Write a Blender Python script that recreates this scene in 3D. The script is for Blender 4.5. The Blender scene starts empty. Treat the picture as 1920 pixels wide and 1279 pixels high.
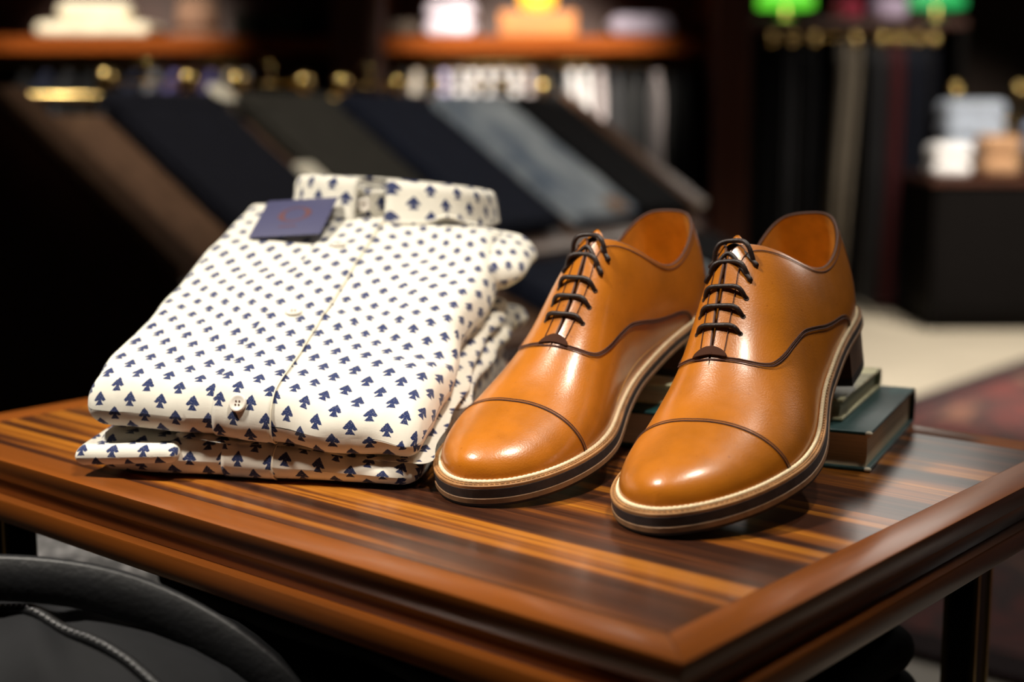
import bpy, bmesh, math, random
import numpy as np
from mathutils import Vector, Matrix, Euler
from mathutils import noise as mnoise
random.seed(7)
PI = math.pi
SC = bpy.context.scene
COL = SC.collection

# ================================================================ helpers
def link(o, parent=None):
    COL.objects.link(o)
    if parent is not None: o.parent = parent
    return o

def mk(name, verts, faces, mat, parent=None, smooth=True, uvs=None, normals=None):
    """one mesh object from vertex and face lists (uvs per vertex)"""
    me = bpy.data.meshes.new(name)
    me.from_pydata([tuple(map(float, v)) for v in verts], [], [tuple(int(i) for i in f) for f in faces])
    if smooth: me.shade_smooth()
    if uvs is not None:
        uvl = me.uv_layers.new(name='UVMap'); li = np.empty(len(me.loops), int); me.loops.foreach_get('vertex_index', li)
        uvl.data.foreach_set('uv', np.asarray(uvs, float)[li].ravel())
    if normals is not None:
        me.normals_split_custom_set_from_vertices([tuple(map(float, n)) for n in normals])
    if mat is not None: me.materials.append(mat)
    return link(bpy.data.objects.new(name, me), parent)

def tag(o, label=None, cat=None, group=None, kind=None):
    if label: o['label'] = label
    if cat: o['category'] = cat
    if group: o['group'] = group
    if kind: o['kind'] = kind
    return o

def thing(name, label, cat, loc=(0, 0, 0), rot=(0, 0, 0), group=None):
    o = bpy.data.objects.new(name, None); o.empty_display_size = .05
    link(o); o.location = loc; o.rotation_euler = rot
    return tag(o, label, cat, group)

def copy_thing(o, parent=None):
    c = o.copy(); COL.objects.link(c)
    if parent is not None: c.parent = parent
    for ch in list(o.children): copy_thing(ch, c)
    return c

class MB:
    """collects shapes into one mesh"""
    def __init__(self): self.v = []; self.f = []
    def add(self, v, f):
        b = len(self.v); self.v += [tuple(map(float, p)) for p in v]; self.f += [tuple(int(i)+b for i in q) for q in f]; return self
    def box(self, x0, x1, y0, y1, z0, z1, bev=0):
        if bev <= 0:
            v = [(x, y, z) for z in (z0, z1) for y in (y0, y1) for x in (x0, x1)]
            return self.add(v, [(0, 2, 3, 1), (4, 5, 7, 6), (0, 1, 5, 4), (2, 6, 7, 3), (0, 4, 6, 2), (1, 3, 7, 5)])
        bm = bmesh.new(); bmesh.ops.create_cube(bm, size=1)
        for p in bm.verts: p.co = Vector(((x0+x1)/2+p.co.x*(x1-x0), (y0+y1)/2+p.co.y*(y1-y0), (z0+z1)/2+p.co.z*(z1-z0)))
        bmesh.ops.bevel(bm, geom=list(bm.edges), offset=bev, segments=3, profile=.5, affect='EDGES', clamp_overlap=True)
        bm.verts.index_update()
        self.add([p.co for p in bm.verts], [[p.index for p in q.verts] for q in bm.faces]); bm.free(); return self
    def tube(self, pts, r, n=10, closed=False, caps=True):
        pts = [Vector(p) for p in pts]; m = len(pts); rs = r if hasattr(r, '__len__') else [r]*m
        T = []
        for i in range(m):
            a = pts[(i-1) % m] if (closed or i > 0) else pts[i]; b = pts[(i+1) % m] if (closed or i < m-1) else pts[i]
            t = b-a; T.append(t.normalized() if t.length > 1e-12 else Vector((0, 0, 1)))
        ref = Vector((0, 0, 1)) if abs(T[0].z) < .9 else Vector((1, 0, 0))
        N = (ref-T[0]*ref.dot(T[0])).normalized(); v = []; f = []
        for i in range(m):
            N = (N-T[i]*N.dot(T[i])); N = N.normalized() if N.length > 1e-9 else T[i].orthogonal().normalized()
            B = T[i].cross(N)
            for k in range(n):
                a = 2*PI*k/n; v.append(pts[i]+(N*math.cos(a)+B*math.sin(a))*rs[i])
        for i in range(m if closed else m-1):
            j = (i+1) % m
            for k in range(n): f.append((i*n+k, i*n+(k+1) % n, j*n+(k+1) % n, j*n+k))
        if caps and not closed: f.append(tuple(range(n))[::-1]); f.append(tuple((m-1)*n+k for k in range(n)))
        return self.add(v, f)
    def lathe(self, prof, n=24, c=(0, 0, 0), close=False):
        v = []; f = []; m = len(prof)
        for r, z in prof:
            for k in range(n):
                a = 2*PI*k/n; v.append((c[0]+r*math.cos(a), c[1]+r*math.sin(a), c[2]+z))
        for i in range(m-1):
            for k in range(n): f.append((i*n+k, i*n+(k+1) % n, (i+1)*n+(k+1) % n, (i+1)*n+k))
        f.append(tuple(range(n))[::-1]); f.append(tuple((m-1)*n+k for k in range(n)))
        return self.add(v, f)
    def ball(self, c, r, n=16, sq=(1, 1, 1)):
        prof = [(max(1e-5, r*math.sin(PI*i/n)), -r*math.cos(PI*i/n)) for i in range(n+1)]
        b = len(self.v); self.lathe(prof, n*2)
        for i in range(b, len(self.v)):
            p = self.v[i]; self.v[i] = (c[0]+p[0]*sq[0], c[1]+p[1]*sq[1], c[2]+p[2]*sq[2])
        return self
    def build(self, name, mat, parent=None, smooth=False): return mk(name, self.v, self.f, mat, parent, smooth)

def autosmooth(o, ang=35):
    me = o.data; me.shade_smooth()
    try: me.set_sharp_from_angle(angle=math.radians(ang))
    except Exception: pass
    return o

# ================================================================ materials
class NT:
    def __init__(self, name):
        self.m = bpy.data.materials.new(name); self.m.use_nodes = True; self.t = self.m.node_tree
        for n in list(self.t.nodes): self.t.nodes.remove(n)
        self.out = self.t.nodes.new('ShaderNodeOutputMaterial')
        self.b = self.t.nodes.new('ShaderNodeBsdfPrincipled'); self.t.links.new(self.b.outputs[0], self.out.inputs[0])
    def n(self, typ, **kw):
        n = self.t.nodes.new(typ)
        for k, v in kw.items(): setattr(n, k, v)
        return n
    def put(self, sock, v):
        if isinstance(v, bpy.types.NodeSocket): self.t.links.new(v, sock)
        elif v is not None: sock.default_value = v
    def set(self, **kw):
        for k, v in kw.items(): self.put(self.b.inputs[k.replace('_', ' ')], v)
        return self
    def math(self, op, a, b=None, c=None, clamp=False):
        n = self.n('ShaderNodeMath', operation=op, use_clamp=clamp); self.put(n.inputs[0], a)
        if b is not None: self.put(n.inputs[1], b)
        if c is not None: self.put(n.inputs[2], c)
        return n.outputs[0]
    def coord(self, kind='Object', scale=(1, 1, 1), loc=(0, 0, 0), rot=(0, 0, 0)):
        c = self.n('ShaderNodeTexCoord'); m = self.n('ShaderNodeMapping'); self.t.links.new(c.outputs[kind], m.inputs[0])
        m.inputs['Scale'].default_value = scale; m.inputs['Location'].default_value = loc; m.inputs['Rotation'].default_value = rot
        return m.outputs[0]
    def noise(self, vec, scale=5, detail=3, rough=.5, dist=0):
        n = self.n('ShaderNodeTexNoise'); self.put(n.inputs['Vector'], vec); n.inputs['Scale'].default_value = scale
        n.inputs['Detail'].default_value = detail; n.inputs['Roughness'].default_value = rough; n.inputs['Distortion'].default_value = dist
        return n.outputs['Fac']
    def ramp(self, fac, stops, interp='LINEAR'):
        n = self.n('ShaderNodeValToRGB'); n.color_ramp.interpolation = interp; self.put(n.inputs[0], fac)
        e = n.color_ramp.elements
        while len(e) < len(stops): e.new(.5)
        for i, (p, c) in enumerate(stops): e[i].position = p; e[i].color = (*c, 1) if len(c) == 3 else c
        return n.outputs[0]
    def mix(self, fac, a, b, typ='MIX'):
        n = self.n('ShaderNodeMix', data_type='RGBA', blend_type=typ); self.put(n.inputs[0], fac)
        self.put(n.inputs[6], (*a, 1) if isinstance(a, tuple) and len(a) == 3 else a); self.put(n.inputs[7], (*b, 1) if isinstance(b, tuple) and len(b) == 3 else b)
        return n.outputs[2]
    def bump(self, h, strength=.3, dist=.001):
        n = self.n('ShaderNodeBump'); self.put(n.inputs['Height'], h); n.inputs['Strength'].default_value = strength; n.inputs['Distance'].default_value = dist
        self.t.links.new(n.outputs[0], self.b.inputs['Normal']); return n.outputs[0]

def plain(name, col, rough=.5, metal=0, var=.12, scale=30, coat=0, sheen=0, spec=.5, bump=0, bscale=400):
    t = NT(name); v = t.coord('Object'); f = t.noise(v, scale, 4)
    lo = tuple(c*(1-var) for c in col); hi = tuple(min(1, c*(1+var)) for c in col)
    t.set(Base_Color=t.ramp(f, [(.3, lo), (.7, hi)]), Roughness=rough, Metallic=metal, Coat_Weight=coat, Sheen_Weight=sheen, Specular_IOR_Level=spec)
    if bump: t.bump(t.noise(v, bscale, 2), bump, .0006)
    return t.m

def cloth(name, col, scale=900, sheen=.04, var=.15, rough=.9):
    t = NT(name); v = t.coord('Object'); f = t.noise(v, 25, 5, .6); w = t.noise(v, scale, 2)
    lo = tuple(c*(1-var) for c in col); hi = tuple(min(1, c*(1+var)) for c in col)
    t.set(Base_Color=t.ramp(f, [(.3, lo), (.7, hi)]), Roughness=rough, Sheen_Weight=sheen, Specular_IOR_Level=.12)
    t.bump(w, .35, .0006); return t.m

def emit(name, col, strength):
    t = NT(name); t.set(Base_Color=(*col, 1), Emission_Color=(*col, 1), Emission_Strength=strength, Roughness=.5); return t.m

def leather_mat(name, base=(.47, .145, .0075), rough=.33):
    t = NT(name); v = t.coord('Object')
    patina = t.noise(v, 22, 4, .55); fine = t.noise(v, 140, 5, .65)
    c1 = t.ramp(patina, [(.28, tuple(c*.72 for c in base)), (.52, base), (.75, (min(1, base[0]*1.16), base[1]*1.18, base[2]*1.15))])
    spots = t.ramp(t.noise(v, 330, 2, .5), [(.70, (1, 1, 1)), (.78, (.72, .62, .55))])
    c2 = t.mix(1.0, c1, spots, 'MULTIPLY')
    t.set(Base_Color=c2, Roughness=t.math('ADD', t.math('MULTIPLY', fine, .16), rough-.08), Specular_IOR_Level=.55, Coat_Weight=.5, Coat_Roughness=.20)
    pores = t.n('ShaderNodeTexVoronoi'); pores.inputs['Scale'].default_value = 900; t.put(pores.inputs['Vector'], v)
    t.bump(t.math('ADD', pores.outputs['Distance'], t.math('MULTIPLY', t.noise(v, 60, 3), 2.0)), .10, .0006)
    return t.m

def veneer_mat(name):
    """striped dark exotic veneer, figure runs along x"""
    t = NT(name)
    v1 = t.coord('Object', (.8, 30, 30), (0, 1.2, 0)); v2 = t.coord('Object', (1.6, 100, 100), (3, 1, 0)); v3 = t.coord('Object', (14, 700, 700)); wob = t.coord('Object', (2.2, 9, 9))
    w = t.noise(wob, 1, 3, .5)
    a = t.noise(v1, 1.0, 2.5, .55, .35); b = t.noise(v2, 1.0, 3, .6, .25); c = t.noise(v3, 1.0, 2, .5)
    f = t.math('ADD', t.math('ADD', t.math('MULTIPLY', a, .62), t.math('MULTIPLY', b, .36)), t.math('MULTIPLY', t.math('SUBTRACT', w, .5), .10))
    col = t.ramp(f, [(.36, (.011, .004, .003)), (.44, (.040, .013, .006)), (.495, (.078, .023, .008)), (.535, (.24, .072, .009)), (.58, (.42, .150, .014)), (.63, (.30, .090, .012)), (.69, (.045, .015, .006))])
    pore = t.ramp(c, [(.30, (.45, .45, .45)), (.46, (1, 1, 1))])
    t.set(Base_Color=t.mix(.8, col, pore, 'MULTIPLY'), Roughness=t.math('ADD', t.math('MULTIPLY', c, .10), .27), Specular_IOR_Level=.5, Coat_Weight=.22, Coat_Roughness=.17)
    t.bump(c, .05, .0004); return t.m

def solidwood_mat(name, base, axis='x', rough=.32):
    t = NT(name); sc = {'x': (3, 60, 60), 'y': (60, 3, 60), 'z': (60, 60, 3)}[axis]
    f = t.noise(t.coord('Object', sc), 1, 4, .6, .4)
    t.set(Base_Color=t.ramp(f, [(.25, tuple(c*.62 for c in base)), (.5, base), (.78, tuple(c*1.25 for c in base))]), Roughness=rough, Specular_IOR_Level=.5, Coat_Weight=.2, Coat_Roughness=.2)
    t.bump(f, .05, .0006); return t.m

def print_mat(name, cream=(.79, .755, .66), navy=(.013, .026, .105), off=(0, 0)):
    """cream flannel with a half-drop print of small navy spades; uv in metres"""
    t = NT(name); uv = t.coord('UV', loc=(off[0], off[1], 0))
    wob = t.n('ShaderNodeTexNoise'); t.put(wob.inputs['Vector'], uv); wob.inputs['Scale'].default_value = 700; wob.inputs['Detail'].default_value = 3
    sep = t.n('ShaderNodeSeparateXYZ'); t.put(sep.inputs[0], uv); sw = t.n('ShaderNodeSeparateColor'); t.put(sw.inputs[0], wob.outputs['Color'])
    u = t.math('ADD', sep.outputs[0], t.math('MULTIPLY', t.math('SUBTRACT', sw.outputs[0], .5), .0012))
    v = t.math('ADD', sep.outputs[1], t.math('MULTIPLY', t.math('SUBTRACT', sw.outputs[1], .5), .0012))
    PU, PV, HW, HH = .0212, .0212, .0045, .0051
    def motif(du, dv):
        X = t.math('MULTIPLY', t.math('SUBTRACT', t.math('FRACT', t.math('ADD', t.math('DIVIDE', u, PU), du)), .5), PU/HW)
        Y = t.math('MULTIPLY', t.math('SUBTRACT', t.math('FRACT', t.math('ADD', t.math('DIVIDE', v, PV), dv)), .5), PV/HH)
        A = t.math('ABSOLUTE', X)
        up = t.math('MULTIPLY', t.math('POWER', t.math('MAXIMUM', t.math('DIVIDE', t.math('SUBTRACT', 1, Y), 1.25), 0), .85), .98)
        in1 = t.math('LESS_THAN', A, up)
        low = t.math('ADD', t.math('MULTIPLY', t.math('ABSOLUTE', t.math('SUBTRACT', A, .60)), .42), -.40)
        head = t.math('MULTIPLY', in1, t.math('GREATER_THAN', Y, low))
        k = t.math('DIVIDE', t.math('SUBTRACT', -.2, Y), .8)
        sw_ = t.math('ADD', t.math('MULTIPLY', t.math('POWER', t.math('MAXIMUM', k, 0), 1.1), .46), .20)
        stem = t.math('MULTIPLY', t.math('LESS_THAN', A, sw_), t.math('MULTIPLY', t.math('GREATER_THAN', Y, -1), t.math('LESS_THAN', Y, 0)))
        return t.math('MAXIMUM', head, stem)
    m = t.math('MAXIMUM', motif(0, 0), motif(.5, .5))
    pv = t.noise(uv, 1600, 2); m = t.math('MULTIPLY', m, t.ramp(pv, [(.28, (.55, .55, .55)), (.42, (1, 1, 1))]))
    soft = t.noise(uv, 60, 4, .6)
    base = t.ramp(soft, [(.3, tuple(c*.94 for c in cream)), (.7, tuple(min(1, c*1.04) for c in cream))])
    wv = t.n('ShaderNodeTexWave'); t.put(wv.inputs['Vector'], uv); wv.inputs['Scale'].default_value = 900; wv.inputs['Distortion'].default_value = 2.5
    t.set(Base_Color=t.mix(m, base, navy), Roughness=.92, Sheen_Weight=.2, Specular_IOR_Level=.15)
    t.bump(t.math('ADD', t.math('MULTIPLY', wv.outputs['Fac'], .6), t.noise(uv, 900, 3, .7)), .30, .0006)
    return t.m

M = {}
M['leather'] = leather_mat('tan_calf_leather')
M['leather_in'] = plain('amber_leather_lining', (.80, .46, .10), .55, var=.18, scale=45, bump=.1)
M['leather_grip'] = plain('rough_amber_heel_grip', (.62, .31, .05), .8, var=.2, scale=60, bump=.2)
M['edge'] = plain('dark_brown_leather_edge', (.075, .021, .006), .6, var=.2)
M['stitch'] = plain('dark_brown_thread', (.060, .014, .006), .7, var=.2, scale=300)
M['lace'] = plain('waxed_dark_brown_cord', (.019, .008, .006), .5, var=.3, scale=500, bump=.4, bscale=900)
M['tab'] = plain('dark_brown_leather_tab', (.05, .016, .007), .85, spec=.2)
M['welt'] = plain('tan_welt_leather', (.33, .16, .055), .55, var=.25, scale=120, bump=.2)
M['cream_thread'] = plain('cream_welt_braid', (.83, .68, .44), .75, var=.1, scale=300)
M['midsole'] = plain('dark_midsole', (.030, .022, .022), .6, var=.3, scale=150, bump=.2)
M['outsole'] = plain('natural_outsole_edge', (.24, .125, .055), .6, var=.2, scale=150, bump=.15)
M['rubber'] = plain('dark_rubber', (.022, .017, .016), .7)
M['heel'] = plain('dark_stacked_heel', (.062, .030, .016), .4, var=.3, scale=90)
M['eyelet'] = plain('dark_eyelet_hole', (.02, .008, .004), .8)
M['veneer'] = veneer_mat('striped_dark_veneer')
M['frame_x'] = solidwood_mat('red_brown_wood_along', (.22, .060, .008), 'x')
M['frame_y'] = solidwood_mat('red_brown_wood_across', (.22, .060, .008), 'y')
M['black_metal'] = plain('black_lacquer', (.006, .006, .006), .25, var=.2)
M['brass'] = plain('polished_brass', (.86, .60, .22), .24, metal=1, var=.08)
M['print'] = print_mat('spade_print_flannel'); M['print2'] = print_mat('spade_print_flannel_shifted', off=(.0047, .0063)); M['print3'] = print_mat('spade_print_flannel_offset', off=(.0101, .0031))
M['cream'] = cloth('plain_cream_cotton', (.78, .72, .58))
M['button'] = plain('pale_shell_button', (.80, .74, .66), .25, var=.06, scale=200, coat=.4)
M['indigo'] = plain('indigo_card', (.050, .050, .115), .55, var=.06, scale=500)
M['rust'] = plain('rust_red_ink', (.10, .034, .040), .6, var=.1)
M['teal'] = None
# ---------------------------------------------------------------- shoe last
def nspline(u, v, d0=None, d1=None):
    """cubic spline through v at u; clamped end slopes where given, natural otherwise"""
    u = np.asarray(u, float); v = np.asarray(v, float)
    if v.ndim == 1: v = v[:, None]
    n = len(u); h = np.diff(u); A = np.zeros((n, n)); B = np.zeros((n, v.shape[1]))
    for i in range(1, n-1):
        A[i, i-1] = h[i-1]; A[i, i] = 2*(h[i-1]+h[i]); A[i, i+1] = h[i]
        B[i] = 6*((v[i+1]-v[i])/h[i]-(v[i]-v[i-1])/h[i-1])
    if d0 is None: A[0, 0] = 1
    else:
        A[0, 0] = 2*h[0]; A[0, 1] = h[0]; B[0] = 6*((v[1]-v[0])/h[0]-np.asarray(d0))
    if d1 is None: A[-1, -1] = 1
    else:
        A[-1, -1] = 2*h[-1]; A[-1, -2] = h[-1]; B[-1] = 6*(np.asarray(d1)-(v[-1]-v[-2])/h[-1])
    M = np.linalg.solve(A, B)
    def ev(x):
        x = np.asarray(x, float); i = np.clip(np.searchsorted(u, x, side='right')-1, 0, n-2)
        a = (u[i+1]-x)/h[i]; b = (x-u[i])/h[i]; hh = h[i]**2/6
        return (a[..., None]*v[i]+b[..., None]*v[i+1]+((a**3-a)*hh)[..., None]*M[i]+((b**3-b)*hh)[..., None]*M[i+1])
    return ev

# per station: y, feather half width lateral / medial, feather z, (P1x L, P1x M, P1z), (P2x L, P2x M, P2z), (P3x, P3z)
KEYS = [
 (.0015, .000, .000, .0370, (.0000, .0000, .056), (.0000, .0000, .078), (.0000, .1000)),
 (.0085, .0200, .0200, .0370, (.0232, .0232, .056), (.0195, .0195, .078), (.0165, .0988)),
 (.0280, .0300, .0295, .0365, (.0345, .0340, .053), (.0290, .0290, .073), (.0262, .0920)),
 (.0600, .0330, .0315, .0350, (.0375, .0365, .049), (.0325, .0320, .067), (.0292, .0825)),
 (.0900, .0345, .0300, .0320, (.0385, .0350, .046), (.0335, .0315, .067), (.0265, .0840)),
 (.1150, .0358, .0282, .0265, (.0395, .0340, .043), (.0320, .0300, .073), (.0155, .0935)),
 (.1320, .0372, .0280, .0225, (.0400, .0340, .042), (.0300, .0280, .080), (.0034, .0985)),
 (.1500, .0402, .0300, .0180, (.0420, .0350, .040), (.0295, .0280, .0805), (.0019, .0905)),
 (.1680, .0440, .0345, .0148, (.0452, .0385, .037), (.0295, .0290, .0745), (.0017, .0815)),
 (.1850, .0470, .0400, .0133, (.0480, .0425, .035), (.0295, .0295, .0680), (.0012, .0727)),
 (.2000, .0486, .0440, .0130, (.0496, .0456, .0335), (.0300, .0300, .0625), (.0000, .0662)),
 (.2180, .0488, .0460, .0132, (.0498, .0472, .0310), (.0305, .0300, .0558), (.0000, .0578)),
 (.2400, .0455, .0450, .0145, (.0468, .0463, .0290), (.0295, .0293, .0475), (.0000, .0487)),
 (.2600, .0390, .0400, .0158, (.0402, .0412, .0272), (.0256, .0266, .0413), (.0000, .0422)),
 (.2760, .0300, .0320, .0170, (.0310, .0330, .0260), (.0202, .0219, .0378), (.0000, .0384)),
 (.2880, .0190, .0210, .0180, (.0197, .0217, .0245), (.0131, .0147, .0338), (.0000, .0343)),
 (.2945, .0090, .0100, .0188, (.0094, .0104, .0230), (.0061, .0069, .0284), (.0000, .0288)),
 (.2965, .0000, .0000, .0190, (.0000, .0000, .0208), (.0000, .0000, .0225), (.0000, .0232)),
]
_y = np.array([k[0] for k in KEYS]); _wa = np.array([(k[1]+k[2])/2 for k in KEYS])
UK = np.concatenate([[0], np.cumsum(np.hypot(np.diff(_y), np.diff(_wa)))]); UK /= UK[-1]
_f = np.array([[k[0], k[3], k[4][2], k[5][2], k[6][1]] for k in KEYS])
_m1 = (np.diff(_f, axis=0)/np.diff(UK)[:, None])
F_CENT = nspline(UK, _f, d0=np.zeros(5), d1=np.zeros(5))
F_HALF = {s: nspline(UK, np.array([[k[1 if s == 'L' else 2], k[4][0 if s == 'L' else 1], k[5][0 if s == 'L' else 1], k[6][0]] for k in KEYS])) for s in 'LM'}
YCURVE = nspline(UK, _y, d0=[0], d1=[0])
_uu = np.linspace(0, 1, 4001); _yy = YCURVE(_uu)[:, 0]
def u_of_y(y): return np.interp(y, _yy, _uu)
def xc_of_y(y):  # plan banana of the last, towards the medial side at the toe (x>0 = lateral)
    y = np.asarray(y); return -.006*np.clip((y-.17)/.127, 0, 1)**2
def ysh(u, t):   # heel back curve: bulges out in the middle, leans in at the collar
    w = np.clip(1-u/.13, 0, 1); w = w*w*(3-2*w)
    return w*(-.0065*np.sin(np.pi*np.clip(t, 0, 1)*.9)+.0065*t**3)
def surf(s, u, t):
    """point of the upper, s 'L' (x>0) or 'M' (x<0), u along heel to toe, t feather to top"""
    u = np.asarray(u, float); t = np.asarray(t, float); u, t = np.broadcast_arrays(u, t)
    c = F_CENT(u); h = F_HALF[s](u)
    y, z0, z1, z2, z3 = [c[..., i] for i in range(5)]
    x0, x1, x2, x3 = [h[..., i] for i in range(4)]
    x3 = x3*np.clip((.1985-y)/.008, 0, 1)
    a = 1-t
    x = a**3*x0+3*a*a*t*x1+3*a*t*t*x2+t**3*x3
    z = a**3*z0+3*a*a*t*z1+3*a*t*t*z2+t**3*z3
    sg = 1 if s == 'L' else -1
    G = lambda c, w: np.exp(-((y-c)/w)**2)
    X = 1.028*(sg*np.maximum(x, 0)+xc_of_y(y)-.0094*t*G(.155, .07))
    z = z+t*(2-t)*(.0205*G(.125, .037)-.0055*G(.215, .032)*t)+t*.005*G(0, .03)
    return np.stack([X, y+ysh(u, t), z], -1)
def surf_n(s, u, t, e=1e-4):
    u = np.asarray(u, float); t = np.asarray(t, float)
    uu = np.clip(u, .004, .993); tt = np.clip(t, 2*e, 1-2*e)
    a = surf(s, uu+e, tt)-surf(s, uu-e, tt); b = surf(s, uu, tt+e)-surf(s, uu, tt-e)
    n = np.cross(a, b); n *= (1 if s == 'L' else -1)
    n /= np.linalg.norm(n, axis=-1, keepdims=True)+1e-12
    return n
TBK = [(.0, -.3), (.046, -.3), (.050, -.05), (.055, .15), (.061, .26), (.068, .315), (.076, .335), (.088, .335), (.105, .335), (.125, .36), (.145, .415), (.165, .50), (.179, .58), (.1865, .69), (.1898, .83), (.1912, .93), (.1918, 1.0), (.1955, 1.4), (.3, 1.4)]
_ty = np.linspace(.0500, .1918, 900); _tv = np.interp(_ty, [a for a, b in TBK], [b for a, b in TBK]); _k = np.hanning(91); _k /= _k.sum()
_tv = np.concatenate([_tv[:1], np.convolve(np.pad(_tv, 45, mode='reflect', reflect_type='odd'), _k, 'valid')[1:-1], [1.0]]); _tY = np.concatenate([[0, .0495], _ty, [.1925, .1955, .3]]); _tV = np.concatenate([[-.3, -.3], _tv, [1.1, 1.4, 1.4]])
def tb_of_y(y): return np.interp(y, _tY, _tV)
YCAP = .2335
def ycap(t): return .2305+.0065*np.asarray(t)**.8

# ---------------------------------------------------------------- shoe parts
def clip_grid(us, ts, gfun, side):
    """parameter grid on one half clipped to g(u,t) >= 0; returns (u,t) points and faces"""
    U, T = np.meshgrid(us, ts, indexing='ij'); Gv = gfun(U, T); idx = {}; pts = []; faces = []
    def key(u, t):
        k = (round(float(u), 7), round(float(t), 7))
        if k not in idx: idx[k] = len(pts); pts.append((float(u), float(t)))
        return idx[k]
    for i in range(len(us)-1):
        for j in range(len(ts)-1):
            q = [(i, j), (i+1, j), (i+1, j+1), (i, j+1)]; g = [Gv[a] for a in q]
            if max(g) <= 0: continue
            P = [(us[a], ts[b]) for a, b in q]; poly = []
            if min(g) >= 0: poly = P
            else:
                for k in range(4):
                    l = (k+1) % 4
                    if g[k] >= 0: poly.append(P[k])
                    if (g[k] > 0) != (g[l] > 0):
                        f = g[k]/(g[k]-g[l]); poly.append((P[k][0]+f*(P[l][0]-P[k][0]), P[k][1]+f*(P[l][1]-P[k][1])))
            ids = []
            for p in poly:
                k = key(*p)
                if k not in ids: ids.append(k)
            if len(ids) >= 3: faces.append(ids if side == 'L' else ids[::-1])
    return np.array(pts), faces

def patch(name, mat, parent, mir, gfun, sides='LM', off=0., nu=170, nt=56, u0=0., u1=1., tmax=1.):
    us = u0+(u1-u0)*np.linspace(0, 1, nu); ts = tmax*np.linspace(0, 1, nt)
    V = []; Nn = []; F = []
    for s in sides:
        pts, faces = clip_grid(us, ts, lambda u, t: gfun(s, YCURVE(u)[..., 0], u, t), s)
        if not len(pts): continue
        p = surf(s, pts[:, 0], pts[:, 1]); n = surf_n(s, pts[:, 0], pts[:, 1])
        if len(sides) == 2:   # one smooth crest and one smooth back seam across both halves
            o = 'M' if s == 'L' else 'L'; n2 = surf_n(o, pts[:, 0], pts[:, 1])
            yy = YCURVE(pts[:, 0])[:, 0]
            wgt = .5*np.clip((pts[:, 1]-.90)/.10, 0, 1)**2*(yy > .185)
            wgt = np.maximum(wgt, .5*np.clip(1-pts[:, 0]/.03, 0, 1)**2)
            n = n*(1-wgt[:, None])+n2*wgt[:, None]; n /= np.linalg.norm(n, axis=1)[:, None]
        p = p+n*off; b = len(V); V += list(p); Nn += list(n); F += [[i+b for i in f] for f in faces]
    V = np.array(V)*[mir, 1, 1]; Nn = np.array(Nn)*[mir, 1, 1]
    if mir < 0: F = [f[::-1] for f in F]
    return mk(name, V, F, mat, parent, True, normals=Nn)

def on(s, y, t, off, mir, sl=0., tl=0.):
    """point and normal on the upper, raised by off"""
    u = u_of_y(np.asarray(y, float)); p = surf(s, u, t); n = surf_n(s, u, np.broadcast_to(np.asarray(t, float), u.shape))
    return (p+n*off)*[mir, 1, 1], n*[mir, 1, 1]

def resample(P, step):
    P = np.asarray(P, float); d = np.concatenate([[0], np.cumsum(np.linalg.norm(np.diff(P, axis=0), axis=1))])
    n = max(2, int(round(d[-1]/step))+1); s = np.linspace(0, d[-1], n)
    return np.stack([np.interp(s, d, P[:, k]) for k in range(P.shape[1])], 1)

def stitch_rows(name, mat, parent, C, Nn, shifts, r=.00042, pitch=.0026, lift=.0003):
    """rows of short thread stitches beside the line C (normals Nn)"""
    C = np.asarray(C); Nn = np.asarray(Nn); T = np.gradient(C, axis=0); T /= np.linalg.norm(T, axis=1)[:, None]+1e-12
    B = np.cross(Nn, T); m = MB()
    for sh in shifts:
        Q = resample(np.concatenate([C+B*sh+Nn*lift, Nn], 1), .0004); L = int(pitch/.0004); k = 0
        while k+L < len(Q):
            a = Q[k:k+L-1, :3]; h = np.sin(np.linspace(0, PI, len(a)))[:, None]*.0002
            m.tube(a+Q[k:k+L-1, 3:]*h-Q[k:k+L-1, 3:]*.0001, r, 5); k += L
    return m.build(name, mat, parent, True)

def ring_outline(off, n=150):
    """closed featherline outline (both sides, lateral heel->toe->medial) pushed out by off(y)"""
    u = np.linspace(0, 1, n); a = surf('L', u, 0*u); b = surf('M', u, 0*u)[::-1][1:-1]
    P = np.concatenate([a, b]); P = P[np.concatenate([[True], np.linalg.norm(np.diff(P[:, :2], axis=0), axis=1) > 1e-5])]
    Q = resample(np.concatenate([P, P[:1]]), .0016)[:-1]
    for _ in range(2): Q = (np.roll(Q, 1, 0)+2*Q+np.roll(Q, -1, 0))/4
    T = np.roll(Q, -1, 0)-np.roll(Q, 1, 0); N = np.stack([T[:, 1], -T[:, 0]], 1); N /= np.linalg.norm(N, axis=1)[:, None]+1e-12
    if (N*(Q[:, :2]-Q[:, :2].mean(0))).sum() < 0: N = -N
    for _ in range(3): N = (np.roll(N, 1, 0)+2*N+np.roll(N, -1, 0))/4
    N /= np.linalg.norm(N, axis=1)[:, None]
    return Q, N
def edge_off(y):   # how far the sole edge stands out, thinner at the waist
    return np.interp(y, [0, .03, .075, .12, .16, .2, .3], [.0046, .0047, .0043, .0042, .0048, .0059, .0064])
def thick(y): return np.interp(y, [0, .08, .13, .17, .3], [.66, .66, .72, .95, 1.])

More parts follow.
